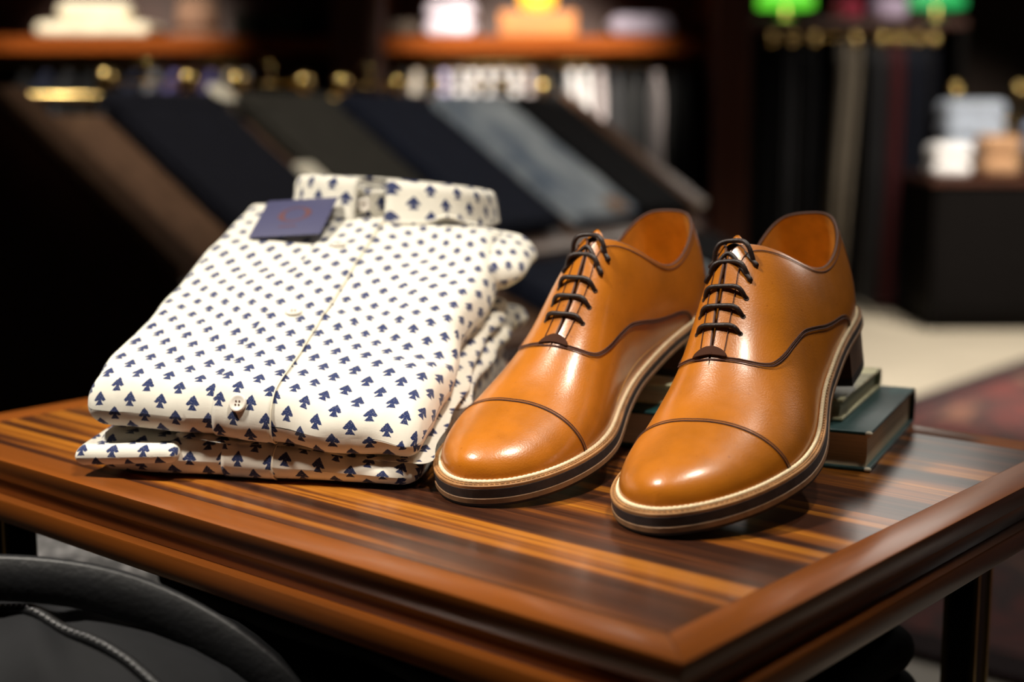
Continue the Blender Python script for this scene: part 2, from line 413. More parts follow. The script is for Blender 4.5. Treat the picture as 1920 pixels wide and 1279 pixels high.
def band(Q, N, specs, mir, cap_bottom=False):
    """walls between rings: specs = list of (offset factor fn, z drop)"""
    m = len(Q); V = []; F = []
    for off, dz in specs:
        o = edge_off(Q[:, 1])*off[0]+off[1]; P = Q[:, :2]+N*o[:, None]; z = Q[:, 2]+dz*thick(Q[:, 1])
        V += [(mir*p[0], p[1], zz) for p, zz in zip(P, z)]
    for k in range(len(specs)-1):
        for i in range(m):
            j = (i+1) % m; q = (k*m+i, (k+1)*m+i, (k+1)*m+j, k*m+j); F.append(q)
    if cap_bottom:
        b = (len(specs)-1)*m; i, j = 0, m-1
        # strip across the sole between the two sides
        for k in range(m//2-1): F.append((b+k, b+(m-1-k), b+(m-2-k), b+k+1))
    ctr = sum(V[i][1] for i in range(m))/m
    return V, F
def fix_normals(o):
    bm = bmesh.new(); bm.from_mesh(o.data); bmesh.ops.recalc_face_normals(bm, faces=bm.faces); bm.to_mesh(o.data); bm.free(); return o

def make_shoe(label, mir, group):
    root = thing('dress_shoe', label, 'shoe', group=group)
    L = M['leather']
    quarter = lambda s, y, u, t: np.minimum(t-tb_of_y(y), .20-y)
    capg = lambda y, t: (y-ycap(t))*20
    vamp = lambda s, y, u, t: np.minimum(np.where(y > .20, 1.0, tb_of_y(y)-t), -capg(y, t))
    patch('vamp', L, root, mir, vamp, u0=u_of_y(.040), u1=u_of_y(YCAP+.004), nu=190, nt=70)
    cap = patch('toe_cap', L, root, mir, lambda s, y, u, t: capg(y, t), off=.0007, u0=u_of_y(YCAP-.006), u1=1, nu=120, nt=70)
    q = patch('quarter', L, root, mir, quarter, off=.0004, u1=u_of_y(.196), nu=210, nt=70)
    tag(cap, 'polished tan toe cap'); tag(q, 'tan quarters with the lace holes')
    # ---- lining and insole seen through the opening
    yl = .132
    for nm, mat, ya, yb in (('heel_grip', M['leather_grip'], 0, .052), ('lining', M['leather_in'], .052, .150)):
        ua, ub = (0 if ya == 0 else u_of_y(ya)), u_of_y(yb); us = np.linspace(ua, ub, 40); ts = np.linspace(.05, 1, 26); V = []; F = []
        for s in 'LM':
            U, T = np.meshgrid(us, ts, indexing='ij'); p = surf(s, U, T); n = surf_n(s, U, T); p = p-n*(.0022 if s else 0)
            # keep the two sides apart
            sg = 1 if s == 'L' else -1; b = len(V); V += list((p*[mir, 1, 1]).reshape(-1, 3)); nt = len(ts)
            for i in range(len(us)-1):
                for j in range(nt-1):
                    f = (b+i*nt+j, b+i*nt+j+1, b+(i+1)*nt+j+1, b+(i+1)*nt+j); F.append(f if (s == 'L') == (mir > 0) else f[::-1])
        tag(mk(nm, V, F, mat, root, True), 'darker rough heel lining' if nm == 'heel_grip' else 'amber leather lining')
    us = np.linspace(.02, u_of_y(.17), 40); V = []; F = []
    a = surf('L', us, .12+0*us); b = surf('M', us, .12+0*us)
    for k in range(len(us)):
        for w in np.linspace(0, 1, 5): V.append((a[k]*(1-w)+b[k]*w)*[mir, 1, 1]+[0, 0, -.001])
    for k in range(len(us)-1):
        for w in range(4): F.append((k*5+w, k*5+w+1, (k+1)*5+w+1, (k+1)*5+w))
    mk('insole', V, F, M['leather_in'], root)
    # ---- bound top edge
    ys = np.linspace(.0015, .1918, 240); C = []
    uu = np.concatenate([np.linspace(0, u_of_y(.02), 25), u_of_y(np.linspace(.021, .1900, 230))])
    cl = surf('L', uu, 1+0*uu); nl = surf_n('L', uu, 1+0*uu); cm = surf('M', uu, 1+0*uu); nm_ = surf_n('M', uu, 1+0*uu)
    P = np.concatenate([cl[::-1], cm[1:]]); Nn = np.concatenate([nl[::-1], nm_[1:]])
    P = P-Nn*.0007
    for _ in range(6): P[1:-1] = (P[:-2]+2*P[1:-1]+P[2:])/4
    P = resample(P, .0016)
    MB().tube(P*[mir, 1, 1], .00105, 8).build('edge_binding', M['edge'], root, True)
    # ---- seams
    t1 = np.linspace(.02, 1, 90)
    C = []; Nn = []
    for s, tt in (('L', t1), ('M', t1[::-1])):
        p, n = on(s, ycap(tt), tt, .0008, mir); C += list(p); Nn += list(n)
    C = np.array(C); Nn = np.array(Nn)
    stitch_rows('cap_stitching', M['stitch'], root, C, Nn, (-.0009, .0009) , pitch=.0024)
    MB().tube(resample(C-Nn*.0003, .0012), .00042, 6).build('cap_seam', M['edge'], root, True)
    # wings of the vamp: from the crest back to the welt on both sides, one seam
    C = []; Nn = []
    yk = np.concatenate([np.linspace(.0505, .062, 24), np.linspace(.063, .178, 110), np.linspace(.1785, .1913, 60)])
    for s, yy in (('L', yk), ('M', yk[::-1])):
        p, n = on(s, yy, np.clip(tb_of_y(yy), 0, 1), .0006, mir); C += list(p); Nn += list(n)
    Q = np.concatenate([C, Nn], 1)
    for _ in range(14): Q[1:-1] = (Q[:-2]+2*Q[1:-1]+Q[2:])/4
    C = Q[:, :3]; Nn = Q[:, 3:]/np.linalg.norm(Q[:, 3:], axis=1)[:, None]
    stitch_rows('vamp_stitching', M['stitch'], root, C, Nn, (-.0010, .0010), pitch=.0024)
    MB().tube(resample(C-Nn*.0003, .0012), .00042, 6).build('vamp_seam', M['edge'], root, True)
    # top line and facing stitching
    Q = []
    for s in 'LM':
        yy = np.linspace(.012, .186, 200); tt = np.interp(yy, [0, .10, .126, .14, .186], [.955, .95, .93, .925, .925]); p, n = on(s, yy, tt, .0006, mir)
        Q.append((p, n))
    C = np.concatenate([Q[0][0], Q[1][0]]); m = MB()
    o1 = stitch_rows('topline_stitching', M['stitch'], root, Q[0][0], Q[0][1], (0,), r=.00033, pitch=.0022)
    o2 = stitch_rows('topline_stitching', M['stitch'], root, Q[1][0], Q[1][1], (0,), r=.00033, pitch=.0022)
    # ---- tongue under the lacing, its tip above the facings
    V = []; F = []; yy = np.linspace(.1225, .192, 44); W = 13
    for k, y in enumerate(yy):
        u = u_of_y(max(y, .1335)); c = (surf('L', u, .97)+surf('M', u, .97))/2
        nL = surf_n('L', u, .9)+surf_n('M', u, .9); nL /= np.linalg.norm(nL)
        if y < .1335:   # runs straight on past the top of the facings
            u2 = u_of_y(.145); c2 = (surf('L', u2, .97)+surf('M', u2, .97))/2; d = (c-c2)/np.linalg.norm(c-c2); c = c+d*(.1335-y)*1.35+np.array([0, 0, .0003])
        hw = .0165*min(1, math.sqrt(max(0, (y-.1224)/.007)))*np.interp(y, [.122, .134, .16, .192], [.42, .62, .95, .8])
        for w in np.linspace(-1, 1, W):
            V.append((c+np.array([w*hw, 0, -.006*w*w*(hw/.0165)])-nL*(.0058 if y > .142 else .0030))*[mir, 1, 1])
    for k in range(len(yy)-1):
        for w in range(W-1): F.append((k*W+w, k*W+w+1, (k+1)*W+w+1, (k+1)*W+w))
    tg = mk('tongue', V, F, L, root); md = tg.modifiers.new('thickness', 'SOLIDIFY'); md.thickness = .0018; md.offset = 0
    # ---- lacing: five rungs of round cord through pairs of holes
    rung_y = [.1735, .1640, .1545, .1445, .1345]
    def eye(s, y, t=.845): p, n = on(s, np.array([y]), np.array([t]), .0004, mir); return p[0], n[0]
    for k, y in enumerate(rung_y):
        pl, nl = eye('L', y); pm, nmm = eye('M', y)
        for p, n in ((pl, nl), (pm, nmm)):
            b = Vector(n); T = b.orthogonal().normalized(); B = b.cross(T); m = MB()
            ring = [Vector(p)+T*math.cos(a)*.0014+B*math.sin(a)*.0014 for a in np.linspace(0, 2*PI, 13)[:-1]]
            m.tube(ring, .0004, 6, closed=True); m.build('eyelet', M['eyelet'], root, True)
        loose = [.0, .0006, .0012, .0030, .0055][k]; sag = [.0010, 0, 0, -.004, -.006][k]
        pts = []
        top = (pl+pm)/2+(nl+nmm)/2*(.0035+loose)
        c1 = surf('L', u_of_y(y), .97)*[mir, 1, 1]; c2 = surf('M', u_of_y(y), .97)*[mir, 1, 1]
        top[2] = max(top[2], (c1[2]+c2[2])/2+.0022+loose*.8)
        for w in np.linspace(0, 1, 23):
            p = pl*(1-w)+pm*w; h = 1-(2*w-1)**6; base = p*(1-h)+h*(np.array([p[0], p[1], top[2]]))
            lift = math.sin(PI*w)
            base = base+np.array([0, sag*lift, 0]); pts.append(base)
        pts = np.array(pts)
        # follow the leather: stay above it between the holes
        for i, w in enumerate(np.linspace(0, 1, 23)):
            s = 'L' if w < .5 else 'M'; ww = abs(2*w-1); tt = .845*ww+.99*(1-ww); sp, sn = on(s, np.array([y]), np.array([tt]), .0013, mir)
            if pts[i][2] < sp[0][2] and .04 < w < .96: pts[i][2] = sp[0][2]
        pts[0] = pl-nl*.0012; pts[-1] = pm-nmm*.0012
        for _ in range(2): pts[1:-1] = (pts[:-2]+2*pts[1:-1]+pts[2:])/4
        MB().tube(resample(pts, .0007), .00155, 10).build('lace', M['lace'], root, True)
        if k >= 3:   # the upper rungs cross over a second, looser strand
            y2 = y-.0075; ql, n2 = eye('L', y, .845); top2 = (np.array(eye('L', y2, .93)[0])+np.array(eye('M', y2, .93)[0]))/2+np.array([0, 0, .0045])
            seg = [pm-nmm*.001, pm+nmm*.0016, pm*.62+top2*.38+np.array([0, 0, .0022]), top2, pl*.62+top2*.38+np.array([0, 0, .0012]), pl+nl*.0012, pl-nl*.001]
            sp_ = nspline(np.linspace(0, 1, 7), np.array(seg)); MB().tube(sp_(np.linspace(0, 1, 40)), .00145, 10).build('lace', M['lace'], root, True)
    # dark half-moon tab at the bottom of the lacing
    V = []; F = []; n1, n2 = 9, 15
    for i in range(n1):
        r = i/(n1-1)
        for k in range(n2):
            a = PI*k/(n2-1); dx = .0105*r*math.cos(a); dy = -.0052*r*math.sin(a); y = .1900+dy; s = 'L' if dx >= 0 else 'M'
            tt = 1-min(.3, abs(dx)*13.0); u = u_of_y(y)
            row = surf(s, u, np.linspace(.5, 1, 200)); x_c = surf('L', u, 1.)[0]; j = np.argmin(np.abs(row[:, 0]-(x_c*.5+surf('M', u, 1.)[0]*.5+dx))); p = row[j]; n = surf_n(s, u, np.linspace(.5, 1, 200)[j])
            V.append((p+n*.0016)*[mir, 1, 1])
    for i in range(n1-1):
        for k in range(n2-1): F.append((i*n2+k, i*n2+k+1, (i+1)*n2+k+1, (i+1)*n2+k))
    tb = mk('throat_tab', V, F, M['tab'], root); md = tb.modifiers.new('thickness', 'SOLIDIFY'); md.thickness = .0009; tag(tb, 'dark brown half-moon tab')
    # ---- welt, midsole, outsole, heel
    Qr, N = ring_outline(0)
    V, F = band(Qr, N, [((0, -.005), .0006), ((1, -.0004), .0006), ((1, 0), .0002), ((1, 0), -.0014)], mir); fix_normals(mk('welt', V, F, M['welt'], root, False)); 
    V, F = band(Qr, N, [((1, -.0005), -.0013), ((1, .0001), -.0016), ((1, .0001), -.0071), ((1, -.0004), -.0074)], mir); fix_normals(mk('midsole', V, F, M['midsole'], root, False))
    V, F = band(Qr, N, [((1, -.0004), -.0072), ((1, .0006), -.0076), ((1, .0006), -.0106), ((1, .0002), -.0109)], mir); fix_normals(mk('outsole', V, F, M['outsole'], root, False))
    V, F = band(Qr, N, [((1, .0002), -.0109), ((1, .0000), -.0125)], mir, True); fix_normals(mk('tread', V, F, M['rubber'], root, False))
    # cream braid lying in the crease between upper and welt
    P = np.concatenate([Qr[:, :2]+N*(.0009+.10*edge_off(Qr[:, 1]))[:, None], (Qr[:, 2]+.0011)[:, None]], 1)
    P = resample(np.concatenate([P, P[:1]]), .00045)[:-1]; k = np.arange(len(P)); r = .00112+.00036*np.abs(np.sin(k*.00045/.0030*PI))
    MB().tube(P*[mir, 1, 1], list(r), 8, closed=True).build('welt_braid', M['cream_thread'], root, True)
    # lockstitch out on the rim of the welt
    Nz = np.zeros((len(Qr), 3)); Nz[:, 2] = 1
    C = np.concatenate([Qr[:, :2]+N*(edge_off(Qr[:, 1])*.72)[:, None], (Qr[:, 2]+.0005)[:, None]], 1)
    stitch_rows('rim_stitching', M['welt'], root, C*[mir, 1, 1], Nz, (0,), r=.00045, pitch=.0032)
    hy = .069; hm = Qr[:, 1] < hy; start = np.where(hm & ~np.roll(hm, 1))[0][0]; ids = [(start+i) % len(Qr) for i in range(hm.sum())]
    H = Qr[ids]; HN = N[ids]
    def heelblock(name, mat, layers):
        V = []; F = []; m = len(ids)
        for off, zz in layers:
            for h, n in zip(H, HN):
                top = h[2]-.0125*.66; V.append((mir*(h[0]+n[0]*off), h[1]+n[1]*off, top*zz))
        for k in range(len(layers)-1):
            for i in range(m): j = (i+1) % m; F.append((k*m+i, k*m+j, (k+1)*m+j, (k+1)*m+i))
        for k in (0, len(layers)-1):
            F.append(tuple(range(k*m, k*m+m)))
        return fix_normals(mk(name, V, F, mat, root, False))
    heelblock('heel_block', M['heel'], [(.0033, 1.0), (.0030, .8), (.0024, .22)])
    heelblock('heel_lift', M['rubber'], [(.0025, .215), (.0022, 0.0)])
    return root

def seat_shoe(root, x, y, yaw, pit, roll, rest_z, table_z):
    """lower the shoe until the sole meets the table; tip it until the heel meets the books"""
    vs = []
    for ch in root.children:
        if ch.name.split('.')[0] in ('tread', 'heel_lift', 'outsole', 'midsole'):
            vs.append(np.array([v.co for v in ch.data.vertices]))
    allv = np.concatenate(vs); heel = allv[allv[:, 1] < .075]; fore = allv[allv[:, 1] > .13]
    for _ in range(40):
        R = np.array((Matrix.Rotation(yaw, 3, 'Z') @ Matrix.Rotation(roll, 3, 'Y') @ Matrix.Rotation(-pit, 3, 'X')))
        off = R @ np.array([0, -.245, 0]); f = (fore @ R.T)[:, 2].min(); h = (heel @ R.T)[:, 2].min()
        pit += .8*((rest_z-table_z)-(h-f))/.2
    root.location = (x+off[0], y+off[1], table_z+.0004-f); root.rotation_euler = (-pit, roll, yaw)
    return pit

# ================================================================ the table
TZ = .60
def wood_frame(W, D):
    pass
def build_table():
    X0, Y1 = -.682, .499
    t = thing('display_table', 'low wooden display table with striped veneer top and red-brown edge, carrying shirts and shoes', 'table', ((X0)/2, Y1/2, 0))
    cx, cy = X0/2, Y1/2; hw, hd = -X0/2, Y1/2; bw = .026
    o = MB().box(-hw+bw, hw-bw, -hd+bw, hd-bw, TZ-.016, TZ).build('veneer_panel', M['veneer'], t)
    def rail(name, mat, pts, z0, z1, bev=.0012, und=0.):
        bm = bmesh.new(); lo = [bm.verts.new((p[0]-math.copysign(und, p[0])*(abs(p[0]) > hw-.0125), p[1]-math.copysign(und, p[1])*(abs(p[1]) > hd-.0125), z0)) for p in pts]; hi = [bm.verts.new((*p, z1)) for p in pts]
        n = len(pts); bm.faces.new(lo[::-1]); bm.faces.new(hi)
        for i in range(n): bm.faces.new((lo[i], lo[(i+1) % n], hi[(i+1) % n], hi[i]))
        bmesh.ops.recalc_face_normals(bm, faces=bm.faces)
        bmesh.ops.bevel(bm, geom=[e for e in bm.edges], offset=bev, segments=2, affect='EDGES', profile=.5)
        me = bpy.data.meshes.new(name); bm.to_mesh(me); bm.free(); me.materials.append(mat); return autosmooth(link(bpy.data.objects.new(name, me), t), 40)
    def ringrails(name, ho, hi_, z0, z1, bev, und=0.):
        a, b = ho; c, d = hi_
        rail(name, M['frame_x'], [(-a, -b), (a, -b), (c, -d), (-c, -d)], z0, z1, bev, und)
        rail(name, M['frame_x'], [(-c, d), (c, d), (a, b), (-a, b)], z0, z1, bev, und)
        rail(name, M['frame_y'], [(a, -b), (a, b), (c, d), (c, -d)], z0, z1, bev, und)
        rail(name, M['frame_y'], [(-a, b), (-a, -b), (-c, -d), (-c, d)], z0, z1, bev, und)
    ringrails('edge_rail', (hw, hd), (hw-bw, hd-bw), TZ-.0165, TZ+.0004, .0011, .0062)
    ringrails('groove_rail', (hw-.009, hd-.009), (hw-.03, hd-.03), TZ-.0275, TZ-.0163, .0004)
    ringrails('lower_rail', (hw-.001, hd-.001), (hw-.03, hd-.03), TZ-.0460, TZ-.0278, .0020, .0035)
    MB().box(-hw+.03, hw-.03, -hd+.03, hd-.03, TZ-.044, TZ-.0165).build('underframe', M['black_metal'], t)
    for sx in (-1, 1):
        for sy in (-1, 1):
            lx, ly = (hw-.070 if sx > 0 else -hw+.092), sy*(hd-.030); s = .0108
            lg = MB().box(lx-s, lx+s, ly-s, ly+s, 0, TZ-.0455, .002).build('leg', M['black_metal'], t); autosmooth(lg)
            for ex, ey in ((-1, -1), (1, 1), (1, -1), (-1, 1)):
                MB().box(lx+ex*s-.0016, lx+ex*s+.0016, ly+ey*s-.0016, ly+ey*s+.0016, .004, TZ-.047).build('brass_strip', M['brass'], lg)
    return t
table = build_table()

# ================================================================ books
M['teal_cover'] = None
def cover_mat(name, base, fleck, rough=.35):
    t = NT(name); v = t.coord('Object'); w = t.n('ShaderNodeTexWave'); t.put(w.inputs['Vector'], v); w.inputs['Scale'].default_value = 420; w.inputs['Distortion'].default_value = 1
    worn = t.ramp(t.noise(v, 260, 5, .7), [(.66, (0, 0, 0)), (.74, (1, 1, 1))])
    t.set(Base_Color=t.mix(t.math('MULTIPLY', worn, .35), t.ramp(t.noise(v, 60, 4), [(.3, tuple(c*.8 for c in base)), (.7, tuple(c*1.2 for c in base))]), fleck), Roughness=rough, Specular_IOR_Level=.5)
    t.bump(w.outputs['Fac'], .25, .0005); return t.m
def page_mat(name, col):
    t = NT(name); f = t.noise(t.coord('Object', (6, 6, 1400)), 1, 2)
    t.set(Base_Color=t.ramp(f, [(.35, tuple(c*.70 for c in col)), (.6, col)]), Roughness=.85); t.bump(f, .3, .0005); return t.m
M['teal'] = cover_mat('teal_book_cloth', (.010, .060, .062), (.45, .48, .44)); M['sage'] = cover_mat('pale_sage_book_cloth', (.62, .58, .36), (.7, .68, .55))
M['pages'] = page_mat('aged_pages', (.74, .60, .40)); M['pages2'] = page_mat('pale_pages', (.70, .64, .46)); M['worn_board'] = plain('worn_board', (.72, .66, .52), .9, var=.2)
def book(label, L, D, T, cover, pages, loc, yaw, worn=False):
    """closed book lying flat: corner at the origin, x = spine length to the left is negative, y = towards the spine"""
    b = thing('book', label, 'book', loc, (0, 0, yaw)); c = .0024; ov = .0032
    m = MB()
    def board(z0, z1): return MB().box(-L, 0, 0, D, z0, z1, .0008)
    autosmooth(board(0, c).build('cover_board', cover, b)); autosmooth(board(T-c, T).build('cover_board', cover, b))
    # rounded spine
    V = []; n = 13; x = np.linspace(-L, 0, 2)
    for xx in x:
        for k in range(n):
            a = -PI/2+PI*k/(n-1); V.append((xx, D+.0045*math.cos(a)-.0004, T/2+T/2*math.sin(a)))
        for k in range(n)[::-1]:
            a = -PI/2+PI*k/(n-1); V.append((xx, D+.0025*math.cos(a)-.0004, T/2+(T/2-.0022)*math.sin(a)))
    F = [(k, (k+1) % (2*n), 2*n+(k+1) % (2*n), 2*n+k) for k in range(2*n)]+[tuple(range(2*n))[::-1], tuple(range(2*n, 4*n))]
    autosmooth(fix_normals(mk('spine', V, F, cover, b, False)), 50)
    V = []; F = []; n = 9   # page block, fore edge hollowed
    for xx in (-L+ov, -ov):
        for k in range(n):
            a = -1+2*k/(n-1); V.append((xx, ov+.003*(1-a*a), c+(T-2*c)*k/(n-1)))
        for k in range(n)[::-1]: V.append((xx, D-.001, c+(T-2*c)*k/(n-1)))
    F = [(k, (k+1) % (2*n), 2*n+(k+1) % (2*n), 2*n+k) for k in range(2*n)]+[tuple(range(2*n))[::-1], tuple(range(2*n, 4*n))]
    autosmooth(fix_normals(mk('page_block', V, F, pages, b, False)), 50)
    if worn:
        for z in (c/2, T-c/2): MB().ball((-.0016, .0016, z), .0026, 8, (1, 1, .62)).build('worn_corner', M['worn_board'], b, True)
    return b
BYAW = math.atan2(.0775, .28)
LOWB, UPB = .0262, .0150
book('thick teal cloth-bound book lying at the bottom under the shoe heels', .240, .163, LOWB, M['teal'], M['pages'], (-.0900, .3475, TZ+.0003), BYAW, True)
book('thinner pale sage book on top of the teal book, the shoe heels resting on it', .232, .128, UPB, M['sage'], M['pages2'], (-.1190, .3640, TZ+.0005+LOWB), BYAW)
REST = TZ+.0007+LOWB+UPB

# ================================================================ the shoes
shoe_a = make_shoe('tan cap-toe oxford shoe farther from the shirts, in front of the books', -1, 'pair of tan oxford shoes')
shoe_b = make_shoe('tan cap-toe oxford shoe standing right next to the folded shirts', 1, 'pair of tan oxford shoes')
pa = seat_shoe(shoe_a, -.1180, .1985, 3.3275, .235, .096, REST, TZ)
pb = seat_shoe(shoe_b, -.2495, .1770, 3.2499, .237, .019, REST, TZ)
print('pitch', math.degrees(pa), math.degrees(pb))

# ================================================================ folded shirts
def wrink(a, b, k=1.0, seed=0.):
    return k*(.0022*mnoise.noise((a*14+seed, b*9+seed*2, .3))+.0014*mnoise.noise((a*38+seed, b*26, 1.7+seed))+.0005*mnoise.noise((a*95, b*80, 4.+seed)))
def slab(name, mat, parent, A0, A1, B0, B1, zlo, zhi, R=.012, rc=.015, na=70, nb=80, amp=1., seed=0., side=.0025, ridge=None):
    """soft folded layer over a0..a1 x b0..b1 between the heights zlo(a,b) and zhi(a,b), rounded rim, print uv by arc length"""
    def nodes(L, n):
        k = 8; e = R*(1-np.cos(np.linspace(0, PI/2, k))); mid = np.linspace(R, L-R, n)[1:-1]; return np.concatenate([e, mid, (L-e)[::-1]])
    an = nodes(A1-A0, na); bn = nodes(B1-B0, nb); na, nb = len(an), len(bn); LA, LB = A1-A0, B1-B0
    top = np.zeros((na, nb, 3)); bot = np.zeros((na, nb, 3))
    for j, bb in enumerate(bn):
        edge = max(0, rc-min(bb, LB-bb)); ins = rc-math.sqrt(max(0, rc*rc-edge*edge))
        wl = side*mnoise.noise((bb*30+seed, 3.1+seed, 0)); wr = side*1.3*mnoise.noise((bb*26+seed, 9.1+seed, 0))
        for i, aa in enumerate(an):
            f = aa/LA; a = A0+ins+wl+(LA-2*ins-wl+wr)*f; b = B0+bb
            b += side*mnoise.noise((aa*25+seed, 5.5+seed, 0))*(1-2*bb/LB)
            dA = min(aa, LA-aa)/R; dB = min(bb, LB-bb)/R
            Tf = math.sqrt(max(0, 1-(1-min(dA, 1))**2))*math.sqrt(max(0, 1-(1-min(dB, 1))**2))
            lo, hi = zlo(a, b), zhi(a, b); mid = lo+.48*(hi-lo); w = wrink(a, b, amp, seed)+(ridge(a, b) if ridge else 0)
            top[i, j] = (a, b, mid+(hi-mid)*Tf+w*(.3+.7*Tf)); bot[i, j] = (a, b, mid-(mid-lo)*Tf+w*.25*Tf)
    def acc(G, ax):
        d = np.linalg.norm(np.diff(G, axis=ax), axis=2); z = np.zeros((1, nb) if ax == 0 else (na, 1)); return np.concatenate([z, np.cumsum(d, axis=ax)], axis=ax)
    uT = acc(top, 0); uT = uT-uT[na//2][None, :]+(A0+A1)/2; vT = acc(top, 1); uB = acc(bot, 0); uB = uB-uB[na//2][None, :]+(A0+A1)/2; vB = -acc(bot, 1)
    wu = np.array([[.0040*mnoise.noise((a*13+seed, b*17, 7.)) for b in bn] for a in an]); wv = np.array([[.0045*mnoise.noise((a*15+seed, b*15, 2.5)) for b in bn] for a in an])
    uT = uT+wu; vT = vT+wv; uB = uB+wu; vB = vB+wv
    V = list(top.reshape(-1, 3))+list(bot.reshape(-1, 3)); UV = list(np.stack([uT, vT], -1).reshape(-1, 2))+list(np.stack([uB, vB], -1).reshape(-1, 2)); F = []; o = na*nb
    for i in range(na-1):
        for j in range(nb-1):
            p = (i*nb+j, (i+1)*nb+j, (i+1)*nb+j+1, i*nb+j+1); F.append(p); F.append(tuple(o+q for q in p[::-1]))
    def stitch(i, j, i2, j2, flip): q = (i*nb+j, i2*nb+j2, o+i2*nb+j2, o+i*nb+j); F.append(q if flip else q[::-1])
    ob = mk(name, V, F, mat, parent, True, uvs=UV)
    bm = bmesh.new(); bm.from_mesh(ob.data); bmesh.ops.remove_doubles(bm, verts=bm.verts, dist=1e-6); bm.to_mesh(ob.data); bm.free(); ob.data.shade_smooth()
    return ob, (an+A0, bn+B0, top, bot, uT, vT, vB)
def strip_on(name, mat, parent, G, a_lo, a_hi, off, jb, jt, n=14, thick=.0011):
    """band of cloth following the sheet G from its underside row jb round the front fold to row jt on top"""
    an, bn, top, bot, uT, vT, vB = G; V = []; UV = []; F = []; rows = [('b', j) for j in range(jb, 0, -1)]+[('t', j) for j in range(0, jt)]
    def at(arr, a, j):
        x = arr[:, j, 0]; return np.array([a, np.interp(a, x, arr[:, j, 1]), np.interp(a, x, arr[:, j, 2])])
    P = np.array([[at(bot if k == 'b' else top, a, j) for a in np.linspace(a_lo, a_hi, n)] for k, j in rows])
    Tn = np.gradient(P, axis=0); Ta = np.gradient(P, axis=1); N = np.cross(Ta, Tn); N /= np.linalg.norm(N, axis=2)[..., None]+1e-12
    if N[-1, n//2, 2] < 0: N = -N
    P = P+N*off; d = np.concatenate([[0], np.cumsum(np.linalg.norm(np.diff(P[:, n//2], axis=0), axis=1))]); v0 = d[jb]
    m = len(rows)
    for i in range(m):
        for k in range(n): V.append(P[i, k]); UV.append((P[i, k, 0]+.0031, d[i]-v0+.004))
    for i in range(m-1):
        for k in range(n-1): F.append((i*n+k, i*n+k+1, (i+1)*n+k+1, (i+1)*n+k))
    ob = mk(name, V, F, mat, parent, True, uvs=UV); md = ob.modifiers.new('cloth', 'SOLIDIFY'); md.thickness = thick; md.offset = -1 if True else 1
    return ob, P, N
def button(parent, p, n, r=.0058, name='button'):
    m = MB(); m.lathe([(0.0001, 0), (r*.9, 0), (r, .0006), (r, .0016), (r*.86, .0022), (r*.70, .0017), (.0001, .0015)], 28)
    o = m.build(name, M['button'], parent, True); o.location = p; o.rotation_euler = Vector(n).to_track_quat('Z', 'Y').to_euler()
    for k in range(4):
        a = PI/4+k*PI/2; h = MB().lathe([(.0001, 0), (.0006, 0), (.0006, .0004), (.0001, .0004)], 8, (.0016*math.cos(a), .0016*math.sin(a), .00150)).build('thread_hole', M['edge'], o)
    return o
SO = (-.4682, .0124, TZ+.0006); SYAW = math.radians(29.75)
def HT(a, b):
    l = np.interp(b, [-.03, 0, .03, .1, .2, .29, .34], [.050, .0585, .069, .0925, .128, .154, .158]); r = np.interp(b, [-.03, 0, .02, .05, .12, .2, .26, .34], [.034, .041, .050, .060, .084, .113, .134, .140])
    f = min(max(a/.22, -.1), 1.15); crown = .004*math.sin(PI*min(max(f, 0), 1)); return l*(1-f)+r*f+crown
def W_(b): return min(max(b/.29, 0), 1)
lower = thing('folded_shirt', 'cream spade-print shirt folded at the bottom of the stack, lying on the table', 'shirt', SO, (0, 0, SYAW), 'folded spade-print shirts')
upper = thing('folded_shirt', 'cream spade-print shirt on top of the stack, with buttoned collar and dark blue tag', 'shirt', SO, (0, 0, SYAW), 'folded spade-print shirts')
def FR(a): return min(max(a/.22, 0), 1)
def ULO(a, b): e = min(1, max(0, b/.13)); return HT(a, b)*((.50-.13*FR(a))*(1-e)+.66*e)
def LHI(a, b): e = min(1, max(0, b/.13)); return HT(a, b)*((.445-.13*FR(a))*(1-e)+.40*e)
lb, GL = slab('body', M['print2'], lower, .004, .219, .004, .300, lambda a, b: .0014, LHI, R=.0095, seed=2.3, amp=.5)
slab('folded_sleeve', M['print3'], lower, .020, .231, .095, .312, lambda a, b: LHI(a, b)+.001, lambda a, b: ULO(a, b)*.86-.001, R=.013, seed=5.1, amp=.8, side=.006)
slab('cuff', M['print3'], lower, -.004, .066, -.0045, .060, lambda a, b: .0065+a*.075+b*.03, lambda a, b: .0195+a*.055+b*.1, R=.0062, rc=.004, na=40, nb=40, seed=8.1, amp=.3, side=.001)
ub, GU = slab('body', M['print'], upper, .000, .2235, .000, .300, ULO, HT, R=.0130, rc=.012, na=110, nb=130, seed=.4, amp=1.15, side=.005,
              ridge=lambda a, b: .0028*math.exp(-((b-.10-.25*(a-.1))/.012)**2)*min(1, max(0, (a-.1)/.05))+.0020*math.sin(b*60+a*25)*math.exp(-((a-.2)/.05)**2)-.004*math.exp(-((b-.085-.5*(a-.2))/.012)**2-((a-.215)/.02)**2))
slab('folded_sleeve', M['print2'], upper, .060, .2270, .006, .262, lambda a, b: LHI(a, b)*.35+ULO(a, b)*.65, lambda a, b: ULO(a, b)-.0006, R=.006, rc=.01, seed=3.7, amp=.8, side=.005)
slab('shoulder', M['print3'], upper, .150, .246, .215, .305, lambda a, b: HT(.22, b)*.80, lambda a, b: HT(.215, b)*.985-.25*max(0, a-.215), R=.013, rc=.03, seed=6.7, amp=.9, side=.004)
_, PU, NU = strip_on('placket', M['print3'], upper, GU, .0885, .1275, .0012, 9, 126)
for w, k in ((12, .40), (60, .40), (108, .42)): button(upper, PU[min(w, len(PU)-1), 6]+NU[min(w, len(NU)-1), 6]*.0004, NU[min(w, len(NU)-1), 6])
